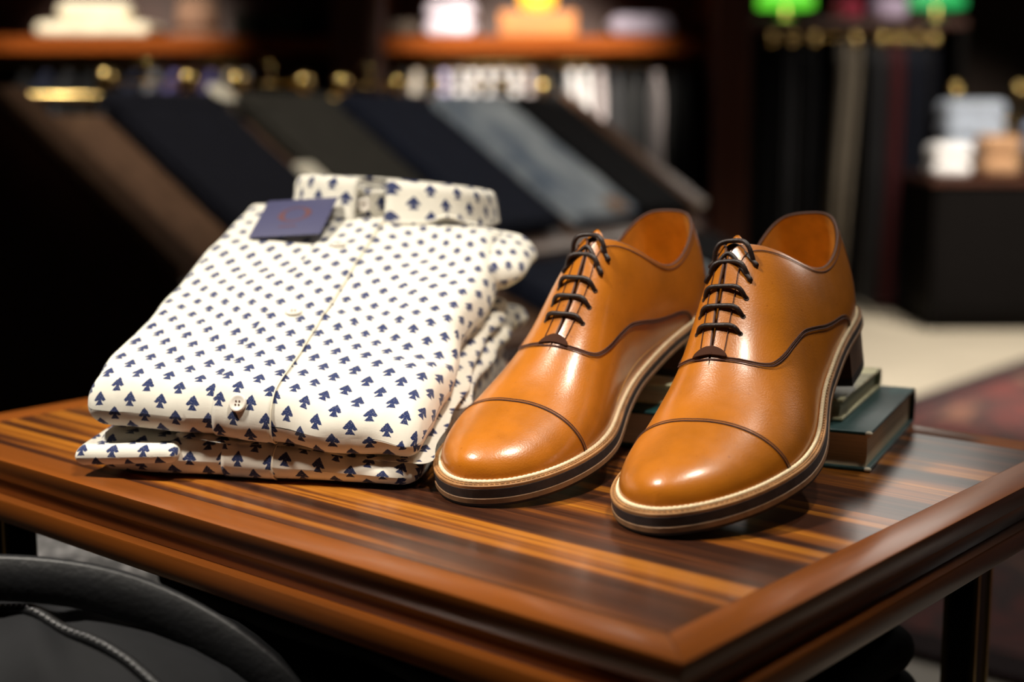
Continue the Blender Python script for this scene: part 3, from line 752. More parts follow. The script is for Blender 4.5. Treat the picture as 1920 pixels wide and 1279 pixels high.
_, PL, NL = strip_on('placket', M['print3'], lower, GL, .0920, .1265, .0010, 7, 30)
# placket edge seam
for P, N, par in ((PU, NU, upper), (PL, NL, lower)):
    MB().tube(resample(P[:, -1]+N[:, -1]*.0001, .003), .0005, 6).build('placket_seam', M['cream'], par, True)
def collar(parent):
    ca, cb = .1240, .3120; RA, RB = .0785, .040
    base = lambda a, b: HT(a, min(b, .30))
    def arc(s, grow):   # s 0..1 from just left of the front gap round the back to just right of it
        th = -PI/2-.13-(2*PI-.145)*s
        ca_, sa = math.cos(th), math.sin(th); e = 2/2.8
        return ca+(RA+grow)*math.copysign(abs(ca_)**e, ca_), cb+(RB+grow)*math.copysign(abs(sa)**e, sa)
    for nm in ('collar_band', 'collar_leaf'):
        V = []; UV = []; F = []; n, m = 120, 14; acc = 0; last = None
        for i in range(n):
            s = i/(n-1); front = max(0, -math.sin(-PI/2-.13-(2*PI-.145)*s)); back = 1-front
            for k in range(m):
                w = k/(m-1)
                if nm == 'collar_band':
                    a, b = arc(s, -.006-.002*w); z = base(a, b)-.008+.030*w-.004*back
                else:
                    drop = .0335+.0040*front**3*abs(math.cos(PI*s)); flare = .0025+.007*w**1.5*(.5+.5*front)
                    a, b = arc(s, flare-.003*math.exp(-(w/.12)**2)); z = base(ca+(a-ca)*.9, min(b, .28))+.0325-.006*back-drop*w-.002*math.exp(-(w/.1)**2)
                    # the leaf points stand forward either side of the gap and lift off the chest
                    if front > .5: b -= .005*w*(front-.5)*2; z += .004*w*math.sin(PI*min(1, abs(a-ca)/.075))
                    z = max(z, base(a, max(b, 0))+.0015+(.0075*w*math.exp(-((a-.178)/.013)**2) if front > .2 else 0))
                V.append((a, b, z)); UV.append((s*.40, -w*.034))
        for i in range(n-1):
            for k in range(m-1): F.append((i*m+k, (i+1)*m+k, (i+1)*m+k+1, i*m+k+1))
        o = mk(nm, V, F, M['print2'], parent, True, uvs=UV); md = o.modifiers.new('cloth', 'SOLIDIFY'); md.thickness = .0022; md.offset = 0
    # overlapped front of the band and its button
    V = []; UV = []; F = []
    for i in range(14):
        w = i/13; a = ca-.024+.026*w; b = cb-RB+.0035-.0035*math.sin(PI*w)
        for k in range(8): V.append((a, b-.002*k/7, base(a, b)-.004+.0265*k/7)); UV.append((a, k*.0035))
    for i in range(13):
        for k in range(7): F.append((i*8+k, (i+1)*8+k, (i+1)*8+k+1, i*8+k+1))
    o = mk('collar_tab', V, F, M['print2'], parent, True, uvs=UV); o.modifiers.new('cloth', 'SOLIDIFY').thickness = .002
    button(parent, (ca-.014, cb-RB-.0046, base(ca, .28)+.0095), (0, -1, .12), .0055, 'collar_button')
collar(upper)
# swing tag lying on the chest
tg = thing('swing_tag', 'dark blue card tag with rust-red ring emblem, lying below the collar of the top shirt', 'tag')
def tagcard():
    P1, P2, P3, P4 = [Vector(q) for q in ((.031, .210, .1342), (.085, .210, .1372), (.0985, .259, .1622), (.0380, .259, .1572))]
    c = (P1+P2+P3+P4)/4; ex = ((P2-P1)+(P3-P4)).normalized(); ey = ((P4-P1)+(P3-P2)).normalized(); ez = ex.cross(ey).normalized(); ey = ez.cross(ex)
    Rm = Matrix((ex, ey, ez)).transposed().to_4x4(); Rm.translation = c
    base = Matrix.Translation(SO) @ Matrix.Rotation(SYAW, 4, 'Z'); tg.matrix_world = base @ Rm
    autosmooth(MB().box(-.0288, .0288, -.0285, .0285, 0, .0007, .0003).build('card', M['indigo'], tg))
    # ring emblem with two solid lobes and a short line under it, as printed
    m = MB(); n = 64; V = []; F = []
    for i in range(n):
        a = 2*PI*i/n; w = .0011+.0020*max(0, math.cos(a-PI*.06))**4+.0020*max(0, math.cos(a-PI*1.06))**4
        for r in (.0112-w, .0112+w*.7): V.append((r*math.cos(a), .004+r*.95*math.sin(a), .00085))
    for i in range(n): j = (i+1) % n; F.append((2*i, 2*i+1, 2*j+1, 2*j))
    o = mk('ring_emblem', V, F, M['rust'], tg, False); o.modifiers.new('ink', 'SOLIDIFY').thickness = .00012
    MB().box(-.0085, .0060, -.0150, -.0136, .00078, .0009).build('printed_line', M['rust'], tg)
tagcard()

# ================================================================ the shop behind (its walls stand at an angle to the table)
CXY = Vector((.323155, -.489604, 0)); SHY = math.radians(40.571); RV = Vector((math.cos(SHY), math.sin(SHY), 0)); FV = Vector((-math.sin(SHY), math.cos(SHY), 0))
def sh(R, D, z=0.): return tuple(CXY+RV*R+FV*D+Vector((0, 0, z)))
def struct(name, m, mat):
    o = m.build(name, mat); o.location = sh(0, 0); o.rotation_euler = (0, 0, SHY); return tag(o, kind='structure')
M['floor'] = plain('pale_stone_floor', (.56, .49, .38), .45, var=.08, scale=3)
M['wall'] = plain('dark_brown_wall', (.030, .016, .010), .8); M['ceil'] = plain('dark_ceiling', (.020, .017, .015), .9)
M['dark_wood'] = solidwood_mat('dark_mahogany', (.060, .018, .008), 'z', .4); M['shelf_wood'] = solidwood_mat('warm_mahogany_shelf', (.20, .043, .003), 'x', .65)
_b = [n for n in M['shelf_wood'].node_tree.nodes if n.type == 'BSDF_PRINCIPLED'][0]; _b.inputs['Specular IOR Level'].default_value = .08; _b.inputs['Coat Weight'].default_value = 0
M['stand_wood'] = solidwood_mat('brown_stand_wood', (.17, .095, .058), 'y', .35); M['black_wood'] = plain('black_stained_wood', (.004, .0032, .003), .6, spec=.06)
fl = struct('floor', MB().box(-3.4, 4.2, -1.6, 7.0, -.06, 0), M['floor'])
struct('ceiling', MB().box(-3.4, 4.2, -1.6, 7.0, 2.9, 2.96), M['ceil'])
struct('wall_back', MB().box(-3.4, 4.2, 6.6, 6.7, 0, 2.9), M['wall']); struct('wall_left', MB().box(-3.4, -3.3, -1.6, 6.6, 0, 2.9), M['wall']); struct('wall_right', MB().box(4.1, 4.2, -1.6, 6.6, 0, 2.9), M['wall'])

def rug_mat():
    t = NT('red_patterned_rug'); v = t.coord('Object'); vo = t.n('ShaderNodeTexVoronoi', feature='F1'); vo.inputs['Scale'].default_value = 3.4; t.put(vo.inputs['Vector'], v)
    vo2 = t.n('ShaderNodeTexVoronoi', feature='DISTANCE_TO_EDGE'); vo2.inputs['Scale'].default_value = 9; t.put(vo2.inputs['Vector'], v)
    c = t.ramp(vo.outputs['Distance'], [(.12, (.035, .02, .04)), (.22, (.17, .028, .022)), (.5, (.20, .032, .024)), (.66, (.05, .022, .02)), (.72, (.30, .12, .07))])
    c = t.mix(t.ramp(vo2.outputs['Distance'], [(.02, (1, 1, 1)), (.05, (0, 0, 0))]), c, (.06, .02, .02))
    t.set(Base_Color=c, Roughness=.95, Sheen_Weight=.3); t.bump(t.noise(v, 500, 2), .4, .002); return t.m
rg = thing('oriental_rug', 'red patterned oriental rug on the pale floor beyond the display table', 'rug', (-.1, 2.6, 0))
MB().box(-1.33, 1.5, -1.1, 1.9, .0005, .009, .003).build('pile', rug_mat(), rg)
t_ = plain('dark_rug_border', (.035, .016, .018), .95)
for nm, a in (('border', (-1.33, -1.24, -1.1, 1.9)), ('border', (1.41, 1.5, -1.1, 1.9)), ('border', (-1.24, 1.41, 1.81, 1.9)), ('border', (-1.24, 1.41, -1.1, -1.01))):
    MB().box(*a, .0088, .0105).build(nm, t_, rg)

# ---- shelving unit along the wall
su = thing('shelving_unit', 'dark wooden wall shelving unit with two bays of shelves above hanging shirts', 'shelving', sh(0, 4.85), (0, 0, SHY))
MB().box(-2.6, .78, .30, .33, 0, 2.4).build('back_panel', M['dark_wood'], su)
for a, b in ((-.555, -.405), (.63, .74), (-2.6, -2.45)): MB().box(a, b, -.30, .30, 0, 2.4, .004).build('upright', M['dark_wood'], su)
for a, b in ((-2.45, -.555), (-.405, .63)):
    MB().box(a, b, -.15, .30, .998, 1.050, .005).build('shelf_board', M['shelf_wood'], su)
    MB().box(a, b, -.34, .30, 1.55, 1.59, .004).build('shelf_board', M['shelf_wood'], su)
    MB().box(a, b, -.34, .30, .10, .16, .004).build('shelf_board', M['dark_wood'], su)
    MB().tube([(a, -.02, .972), (b, -.02, .972)], .010, 12).build('hanging_rail', M['brass'], su, True)

def fold(name, label, cat, R, D, z, w, d, th, mat, group=None, yaw=0., amp=1.6, seed=1., layers=1):
    t = thing(name, label, cat, sh(R, D, z+.0006), (0, 0, SHY+yaw), group)
    for k in range(layers):
        h = th/layers
        slab('folded_layer' if layers > 1 else 'folded_cloth', mat, t, -w/2, w/2, -d/2, d/2, lambda a, b, k=k, h=h: k*h+.0004*k, lambda a, b, k=k, h=h: (k+1)*h*(1-.0*a), R=min(h*.5, .03), rc=.03, na=16, nb=14, amp=min(amp, 9*h), seed=seed+k*3.3, side=.006)
    return t
SH_Z = 1.050
wcream = cloth('cream_knit', (.90, .78, .58)); wbrown = cloth('dusty_brown_felt', (.30, .17, .11)); wgreen = cloth('dark_green_grey_wool', (.045, .045, .035)); wlilac = cloth('white_lilac_cotton', (.68, .60, .68)); wdim = cloth('brown_grey_wool', (.12, .09, .07)); wlil2 = cloth('muted_lilac_cotton', (.30, .26, .32))
fold('folded_jumper', 'cream folded jumper lying flat on the long upper shelf', 'jumper', -1.349, 4.86, SH_Z, .37, .28, .045, wcream, 'cream jumpers on the upper shelf', seed=1.2)
fold('folded_jumper', 'cream rolled jumper piled on top of the flat cream jumper', 'jumper', -1.365, 4.86, SH_Z+.049, .24, .20, .060, wcream, 'cream jumpers on the upper shelf', .2, seed=4.)
hat = thing('felt_hat', 'dusty brown felt hat between the cream jumpers and the dark folded wool', 'hat', sh(-1.034, 4.86, SH_Z+.0006), (0, 0, SHY))
MB().lathe([(.0001, 0), (.088, .0), (.092, .008), (.075, .016), (.072, .020), (.0001, .018)], 36).build('brim', wbrown, hat, True); MB().lathe([(.072, .018), (.071, .07), (.064, .11), (.050, .128), (.02, .118), (.0001, .116)], 36).build('crown', wbrown, hat, True)
MB().lathe([(.0728, .020), (.0728, .042), (.071, .042), (.071, .020)], 36).build('hat_band', M['edge'], hat, True)
fold('folded_trousers', 'dark green-grey folded wool trousers on the upper shelf beside the hat', 'trousers', -0.779, 4.86, SH_Z, .25, .30, .075, wgreen, None, seed=2.2, layers=2)
fold('folded_trousers', 'dim brown-grey folded trousers at the post end of the shelf', 'trousers', -0.350, 4.86, SH_Z, .10, .28, .05, wdim, None, seed=2.9)
fold('folded_shirt', 'white and lilac crumpled shirt folded high on the upper shelf', 'shirt', -0.200, 4.86, SH_Z, .165, .24, .11, wlilac, None, seed=7.7, amp=5, layers=2)
fold('folded_shirt', 'muted lilac folded shirt at the far end of the upper shelf', 'shirt', 0.420, 4.86, SH_Z, .21, .24, .07, wlil2, None, seed=8.8, amp=4)
# amber lamp on its box, the warm light on the shelf
amb = NT('amber_lamp_glass'); amb.set(Base_Color=(.9, .45, .04, 1), Roughness=.4, Emission_Color=(1, .42, .03, 1), Emission_Strength=1.5)
lp = thing('table_lamp', 'amber glass lamp glowing on the upper shelf on a wooden box base', 'lamp', sh(.084, 4.86, SH_Z+.0006), (0, 0, SHY))
MB().box(-.125, .125, -.10, .10, 0, .082, .006).build('box_base', solidwood_mat('honey_box_wood', (.42, .13, .006), 'x', .5), lp)
MB().lathe([(.018, .082), (.018, .092), (.050, .094), (.062, .115), (.060, .15), (.045, .19), (.025, .205), (.0001, .207)], 32).build('glass_shade', amb.m, lp, True)

# ---- garments on the rails under the shelf, seen along their sleeves
def garment(label, cat, R, D, zt, w, L, dep, mat, group, hook=True):
    g = thing('hanging_'+cat, label, cat, sh(R, D, zt), (0, 0, SHY), group); n = 20; prof = [(-L, 1.0), (-L*.7, .98), (-L*.35, .92), (-.10, .95), (-.055, .80), (-.030, .58), (-.012, .34), (0, .22)]
    V = []; F = []
    for i, (z, k) in enumerate(prof):
        for q in range(n):
            a = 2*PI*q/n; V.append((w/2*(.55+.45*k)*math.cos(a)*(1+.12*mnoise.noise((R*9+q, z*8, 1))), dep/2*k*math.sin(a), z))
    for i in range(len(prof)-1):
        for q in range(n): F.append((i*n+q, i*n+(q+1) % n, (i+1)*n+(q+1) % n, (i+1)*n+q))
    F.append(tuple(range(n))[::-1]); F.append(tuple((len(prof)-1)*n+q for q in range(n)))
    mk('cloth_body', V, F, mat, g, True)
    MB().lathe([(w*.30, -.012), (w*.42, .012), (w*.34, .022), (w*.25, .012)], 14).build('collar', mat, g, True)
    if hook: (lambda k: MB().tube([(0, -.004, -.01), (0, -.014, k-.012), (0, -.0135, k), (0, -.0095, k+.0095), (0, 0, k+.0135), (0, .0095, k+.0095), (0, .0135, k)], .0016, 6))(.972-zt).build('hanger_hook', M['brass'], g, True)
    return g
rng = random.Random(3)
tones = {'white': (.82, .80, .80), 'cream': (.75, .66, .55), 'lilac': (.55, .50, .68), 'charcoal': (.030, .030, .034), 'navy': (.020, .024, .05), 'plum': (.14, .045, .09), 'grey': (.22, .22, .24), 'black': (.010, .010, .011), 'violet': (.16, .14, .34), 'taupe': (.22, .17, .13), 'pearl': (.48, .42, .42)}
TM = {k: cloth(k+'_shirting', v) for k, v in tones.items()}
bay2 = [(-.36, 'charcoal'), (-.315, 'cream'), (-.268, 'charcoal'), (-.222, 'lilac'), (-.175, 'white'), (-.128, 'white'), (-.080, 'white'), (-.034, 'white'), (.012, 'white'), (.058, 'pearl'), (.104, 'charcoal'), (.150, 'black'), (.196, 'white'), (.242, 'white'), (.290, 'pearl'), (.338, 'charcoal'), (.385, 'black'), (.430, 'black'), (.476, 'pearl'), (.522, 'black'), (.570, 'charcoal')]
bay1 = [(-1.60, 'black'), (-1.53, 'navy'), (-1.46, 'charcoal'), (-1.39, 'black'), (-1.31, 'charcoal'), (-1.24, 'navy'), (-1.175, 'grey'), (-1.11, 'violet'), (-1.05, 'plum'), (-.99, 'violet'), (-.93, 'cream'), (-.875, 'white'), (-.82, 'plum'), (-.765, 'taupe'), (-.71, 'taupe'), (-.655, 'grey'), (-.60, 'charcoal')]
for nm, bay, whr in (('near', bay2, 'shelf with the amber lamp'), ('far', bay1, 'shelf with the cream jumpers')):
    for i, (R, c) in enumerate(bay):
        zt = .925+rng.uniform(-.006, .006) if c not in ('white', 'cream', 'lilac', 'pearl') else .930+rng.uniform(-.004, .003)
        same = [k for k, (_, cc) in enumerate(bay) if cc == c]; side = f'{["first", "second", "third", "fourth", "fifth", "sixth", "seventh", "eighth"][same.index(i)]} {c} one' if len(same) > 1 else f'only {c} one'
        garment(f'{c} shirt hanging under the {whr}, {side} from the left' if len(same) > 1 else f'{c} shirt hanging under the {whr}, the only {c} one there', 'shirt', R, 4.83, zt, .036, .60, .40, TM[c], f'shirts hanging under the {whr}')

# ---- sloping trouser stand
TY = SHY+math.radians(57.25)
def tw(s, y, z): # stand frame -> world
    o = Vector(sh(-.79, 2.60)); return tuple(o+Vector((math.cos(TY), math.sin(TY), 0))*s+Vector((-math.sin(TY), math.cos(TY), 0))*y+Vector((0, 0, z)))
ts = thing('trouser_stand', 'brown wooden sloping display stand with trousers laid over it', 'display stand', tw(0, 0, 0), (0, 0, TY))
def sidepanel(x0, x1):
    P = [(.16, 0), (.16, .80), (.02, .845), (-.40, .558), (-.44, .44), (-.60, .365), (-.60, 0)]; V = [(x, y, z) for x in (x0, x1) for y, z in P]; n = len(P)
    F = [(i, (i+1) % n, n+(i+1) % n, n+i) for i in range(n)]+[tuple(range(n))[::-1], tuple(range(n, 2*n))]
    o = fix_normals(mk('side_panel', V, F, M['dark_wood'], ts, False)); b = MB()
    b.add([(x0-.008, .02, .847), (x1+.008, .02, .847), (x0-.008, -.40, .560), (x1+.008, -.40, .560), (x0-.008, .02, .865), (x1+.008, .02, .865), (x0-.008, -.41, .578), (x1+.008, -.41, .578)], [(0, 1, 3, 2), (4, 6, 7, 5), (0, 4, 5, 1), (2, 3, 7, 6), (0, 2, 6, 4), (1, 5, 7, 3)])
    b.build('sloping_rail', M['stand_wood'], o)
sidepanel(-.13, -.09); sidepanel(1.745, 1.785)
MB().add([(-.09, .02, .815), (1.745, .02, .815), (1.745, -.42, .515), (-.09, -.42, .515), (-.09, .02, .80), (1.745, .02, .80), (1.745, -.42, .50), (-.09, -.42, .50)], [(0, 3, 2, 1), (4, 5, 6, 7), (0, 1, 5, 4), (3, 7, 6, 2), (0, 4, 7, 3), (1, 2, 6, 5)]).build('sloping_board', M['stand_wood'], ts)
MB().add([(-.09, -.42, .46), (1.745, -.42, .46), (1.745, -.60, .385), (-.09, -.60, .385), (-.09, -.42, .44), (1.745, -.42, .44), (1.745, -.60, .365), (-.09, -.60, .365)], [(0, 3, 2, 1), (4, 5, 6, 7), (0, 1, 5, 4), (3, 7, 6, 2), (0, 4, 7, 3), (1, 2, 6, 5)]).build('lower_board', M['stand_wood'], ts)
MB().box(-.09, 1.745, -.595, -.58, 0, .355).build('front_panel', M['dark_wood'], ts)
MB().tube([(-.09, .045, .846), (1.745, .045, .846)], .010, 12).build('top_rail', M['brass'], ts, True)
SL = math.atan2(.30, .44)
def laid(label, s, w, mat, Lh=.50, th=.026, top=0., seed=1., lower=False, group=None, patch_=None):
    sl = math.atan2(.075, .18) if lower else SL
    o = thing('folded_trousers', label, 'trousers', tw(s, -.44 if lower else .030+top, .459 if lower else .8285), (0, 0, 0), group); o.rotation_euler = (Matrix.Rotation(TY, 3, 'Z') @ Matrix.Rotation(sl, 3, 'X')).to_euler()
    slab('leg', mat, o, -w/2, w/2, -Lh, 0, lambda a, b: .006, lambda a, b: .006+th*.48, R=.006, rc=.01, na=14, nb=24, seed=seed, amp=1.2, side=.004)
    slab('leg', mat, o, -w/2+.004, w/2-.003, -Lh+.01, -.004, lambda a, b: .0065+th*.5, lambda a, b: .0065+th, R=.006, rc=.01, na=14, nb=24, seed=seed+2, amp=1.2, side=.004)
    MB().box(-w/2-.002, w/2+.002, -.045, .004, .005, .0085+th, .004).build('waistband', mat, o, True)
    if patch_: MB().box(*patch_, .0085+th, .0100+th, .0003).build('leather_patch', M['welt'], o)
    return o
TC = {'navy': cloth('navy_black_wool', (.006, .0065, .012)), 'olive': cloth('olive_grey_wool', (.036, .033, .027)), 'blue': cloth('dark_blue_wool', (.010, .013, .026)), 'black': cloth('black_cotton', (.0045, .0045, .006))}
def denim():
    t = NT('washed_blue_denim'); v = t.coord('Object'); f = t.noise(v, 7, 4, .55); g = t.noise(t.coord('Object', (900, 60, 60)), 1, 2)
    t.set(Base_Color=t.mix(t.math('MULTIPLY', g, .35), t.ramp(f, [(.3, (.10, .15, .23)), (.62, (.58, .64, .68))]), (.06, .09, .15)), Roughness=.9); return t.m
TC['denim'] = denim()
G = 'trousers laid on the sloping stand'
laid('navy-black trousers on the sloping stand, nearest to its pale side rail', .235, .29, TC['navy'], .50, seed=1., group=G)
laid('olive-grey trousers on the sloping stand beside the navy-black pair', .585, .28, TC['olive'], .50, seed=3., group=G)
laid('dark blue trousers on the sloping stand between the olive-grey pair and the jeans', .925, .30, TC['blue'], .50, seed=5., group=G)
laid('washed light blue jeans on the sloping stand', 1.28, .30, TC['denim'], .50, seed=7., group=G, patch_=(.03, .10, -.49, -.44))
laid('black trousers on the sloping stand, at its far end', 1.585, .28, TC['black'], .50, seed=9., group=G)
laid('blue jeans folded on the lower board below the washed jeans', 1.26, .34, TC['denim'], .17, .04, seed=11., lower=True, group=G)
laid('dark blue trousers folded on the lower board below the dark blue pair', .86, .30, TC['blue'], .17, .04, seed=12., lower=True, group=G)
laid('black trousers folded on the lower board at its far end', 1.585, .27, TC['black'], .17, .04, seed=13., lower=True, group=G)
def hanger(label, s):
    h = thing('clip_hanger', label, 'hanger', tw(s, .045, .8650), (0, 0, TY), 'brass clip hangers on the sloping stand')
    MB().tube([(-.125, 0, .012), (.125, 0, .012)], .0035, 8).build('bar', M['brass'], h, True)
    for x in (-.105, .105): MB().ball((x, 0, .016), .021, 14, (1, .9, 1.1)).build('clip', M['brass'], h, True)
    MB().tube([(0, 0, .012), (0, 0, .05), (0, .014, .064), (0, .026, .05)], .0025, 8).build('hook', M['brass'], h, True)
for s, nme in ((.235, 'navy-black trousers'), (.585, 'olive-grey trousers'), (.925, 'dark blue trousers'), (1.28, 'washed jeans'), (1.585, 'black trousers at the far end')): hanger('brass clip hanger above the '+nme+' on the stand', s)
fs = thing('paper_sleeve', 'cream paper sleeve between the navy-black and the olive-grey trousers', 'paper sleeve', tw(.408, -.19, .6875), (0, 0, 0)); fs.rotation_euler = (Matrix.Rotation(TY, 3, 'Z') @ Matrix.Rotation(SL, 3, 'X')).to_euler()
MB().box(-.026, .026, -.15, .02, .006, .030, .004).build('sleeve', M['cream'], fs)
ht = thing('round_hang_tag', 'pale round tag hanging at the top of the navy-black trousers', 'tag', tw(.395, .012, .8490), (0, 0, 0)); ht.rotation_euler = (Matrix.Rotation(TY, 3, 'Z') @ Matrix.Rotation(SL, 3, 'X')).to_euler()
MB().lathe([(.0001, .008), (.030, .008), (.031, .0095), (.030, .011), (.0001, .011)], 28).build('disc', M['cream'], ht, True)

# ---- tall rack of hanging trousers
tr = thing('trouser_rack', 'dark tall rack with a brass rail of hanging trousers and lamps on its top board', 'rack', sh(1.30, 5.95), (0, 0, SHY))
MB().box(-.37, .48, -.20, .22, 1.130, 1.162, .004).build('top_board', M['dark_wood'], tr)
for a in (-.37, .445): MB().box(a, a+.035, -.20, .20, 0, 1.130, .003).build('side_panel', M['black_wood'], tr)
MB().box(-.335, .445, .185, .2, 0, 1.130).build('back_panel', M['black_wood'], tr)
MB().tube([(-.335, -.12, 1.100), (.445, -.12, 1.100)], .009, 10).build('rail', M['brass'], tr, True)
cols = [('black', TC['black']), ('charcoal', TM['charcoal']), ('jet black', TC['black']), ('grey-olive', cloth('grey_olive_twill', (.150, .125, .095))), ('dark charcoal', TM['charcoal']), ('maroon', cloth('maroon_twill', (.085, .018, .022))), ('navy', TC['blue']), ('blackish navy', TC['navy'])]
xs = [-.285, -.205, -.120, .040, .145, .215, .285, .350]
for (c, mt), x in zip(cols, xs):
    g = thing('hanging_trousers', f'{c} trousers hanging from the brass rail of the tall rack', 'trousers', sh(1.30+x, 5.83, 1.080), (0, 0, SHY), 'trousers hanging on the tall rack')
    wk = 2.0 if c == 'grey-olive' else 1.2
    for q, dx in ((0, -.011*wk), (1, .011*wk)):
        V = []; F = []; n = 12; prof = [(0, .009*wk, .085), (-.12, .0105*wk, .11), (-.5, .0105*wk, .105), (-1.04, .0095*wk, .085)]
        for z, a, b in prof:
            for k in range(n): aa = 2*PI*k/n; V.append((dx+a*math.cos(aa)-(.045*(-z) if c == 'grey-olive' else 0), b*math.sin(aa)+q*.006, z))
        for i in range(3):
            for k in range(n): F.append((i*n+k, i*n+(k+1) % n, (i+1)*n+(k+1) % n, (i+1)*n+k))
        F.append(tuple(range(n))[::-1]); F.append(tuple(3*n+k for k in range(n)))
        fix_normals(mk('leg', V, F, mt, g, True))
    MB().ball((0, -.085, .006), .024, 14).build('brass_clip', M['brass'], g, True)
    MB().tube([(0, -.08, .004), (0, .08, .004)], .004, 6).build('clip_bar', M['brass'], g, True); MB().tube([(0, -.012, .004), (0, -.0145, .014), (0, -.0125, .022), (0, -.009, .0295), (0, 0, .0325), (0, .009, .0295), (0, .0125, .022)], .0016, 6).build('hook', M['brass'], g, True)
gg = NT('green_lamp_glass'); gg.set(Base_Color=(.05, .5, .03, 1), Roughness=.25, Emission_Color=(.20, 1, .05, 1), Emission_Strength=.8)
gg2 = NT('emerald_lamp_glass'); gg2.set(Base_Color=(.02, .35, .10, 1), Roughness=.25, Emission_Color=(.06, .8, .20, 1), Emission_Strength=.35)
bulb = emit('lit_bulb', (1, .93, .75), 6)
for nm, R, mt in (('bright green glass desk lamp on the end of the tall rack nearest the shelving', 1.09, gg.m), ('emerald green glass desk lamp on the other end of the tall rack', 1.69, gg2.m)):
    l = thing('desk_lamp', nm, 'lamp', sh(R, 5.88, 1.1626), (0, 0, SHY), 'green glass desk lamps')
    MB().lathe([(.0001, 0), (.045, 0), (.048, .006), (.02, .014), (.008, .02), (.007, .06), (.0001, .06)], 24).build('base', M['brass'], l, True)
    MB().ball((0, 0, .075), .02, 12).build('bulb', bulb, l, True)
    V = []; F = []; n, m = 14, 10   # half-round shade
    for i in range(m):
        x = -.105+.21*i/(m-1)
        for k in range(n): a = PI*k/(n-1); rr = .052*(1-.25*(abs(x)/.105)**4); V.append((x, rr*math.cos(a), .050+rr*1.15*math.sin(a)))
    for i in range(m-1):
        for k in range(n-1): F.append((i*n+k, (i+1)*n+k, (i+1)*n+k+1, i*n+k+1))
    o = mk('glass_shade', V, F, mt, l, True); o.modifiers.new('glass', 'SOLIDIFY').thickness = .003
fold('folded_shirt', 'pink-red folded shirt between the two green lamps', 'shirt', 1.335, 5.88, 1.162, .09, .2, .08, cloth('pink_red_cotton', (.45, .05, .09)), None, seed=21., amp=3)
fold('folded_shirt', 'pale lilac folded shirt between the pink-red shirt and the emerald lamp', 'shirt', 1.495, 5.88, 1.162, .12, .2, .085, cloth('pale_lilac_cotton', (.62, .50, .68)), None, seed=22., amp=3)

# ---- display cabinet with stacked shirts at the end of the room
dc = thing('display_cabinet', 'black display cabinet with folded shirts on top, beyond the tall rack', 'cabinet', sh(2.05, 5.50), (0, 0, SHY))
MB().box(-.50, .62, -.20, .21, .05, .545, .003).build('body', M['black_wood'], dc); MB().box(-.52, .64, -.22, .22, .545, .570, .004).build('top_board', M['dark_wood'], dc); MB().box(-.48, .60, -.17, .18, 0, .05).build('plinth', M['black_wood'], dc)
for x in (-.48, .06): MB().box(x, x+.52, -.208, -.2005, .08, .53, .003).build('door', M['black_wood'], dc)
wpale = cloth('pale_blue_shirting', (.56, .63, .74)); wtan = cloth('tan_brown_knit', (.42, .24, .13)); wblue = cloth('sky_blue_shirting', (.36, .46, .68)); wwht = TM['white']; wnav = TC['navy']
zc = .570
fold('folded_shirt', 'white folded shirt at the front edge of the cabinet top', 'shirt', 1.615, 5.38, zc, .14, .16, .12, wwht, 'folded shirts on the cabinet', seed=31., amp=3, layers=2)
fold('folded_jumper', 'tan knitted jumper folded on the cabinet next to the white shirt', 'jumper', 1.795, 5.38, zc, .145, .15, .15, wtan, 'folded shirts on the cabinet', .1, seed=32., amp=3, layers=2)
fold('folded_shirt', 'navy folded shirt under the sky blue one on the cabinet', 'shirt', 2.020, 5.39, zc, .23, .18, .065, wnav, 'folded shirts on the cabinet', seed=33., amp=2)
fold('folded_shirt', 'sky blue folded shirt on top of the navy one on the cabinet', 'shirt', 2.020, 5.39, zc+.070, .22, .17, .13, wblue, 'folded shirts on the cabinet', seed=34., amp=3, layers=2)
fold('folded_shirt', 'pale blue folded shirt in the tall pile at the back of the cabinet', 'shirt', 1.760, 5.578, zc, .23, .17, .14, wpale, 'folded shirts on the cabinet', seed=35., amp=2, layers=3)
fold('folded_shirt', 'second pale blue shirt topping the tall pile at the back of the cabinet', 'shirt', 1.755, 5.578, zc+.147, .23, .17, .13, wpale, 'folded shirts on the cabinet', seed=36., amp=2, layers=2)
br = thing('brass_gallery_rail', 'brass gallery rail with ball finials standing along the back of the cabinet', 'rail', sh(1.91, 5.698, .5705), (0, 0, SHY))
for x in (-.18, .07, .32): MB().lathe([(.012, 0), (.006, .006), (.005, .29), (.009, .30)], 14, (x, 0, 0)).build('post', M['brass'], br, True); MB().ball((x, 0, .319), .030, 14).build('finial', M['brass'], br, True)
MB().tube([(-.18, 0, .20), (.32, 0, .20)], .004, 8).build('bar', M['brass'], br, True)

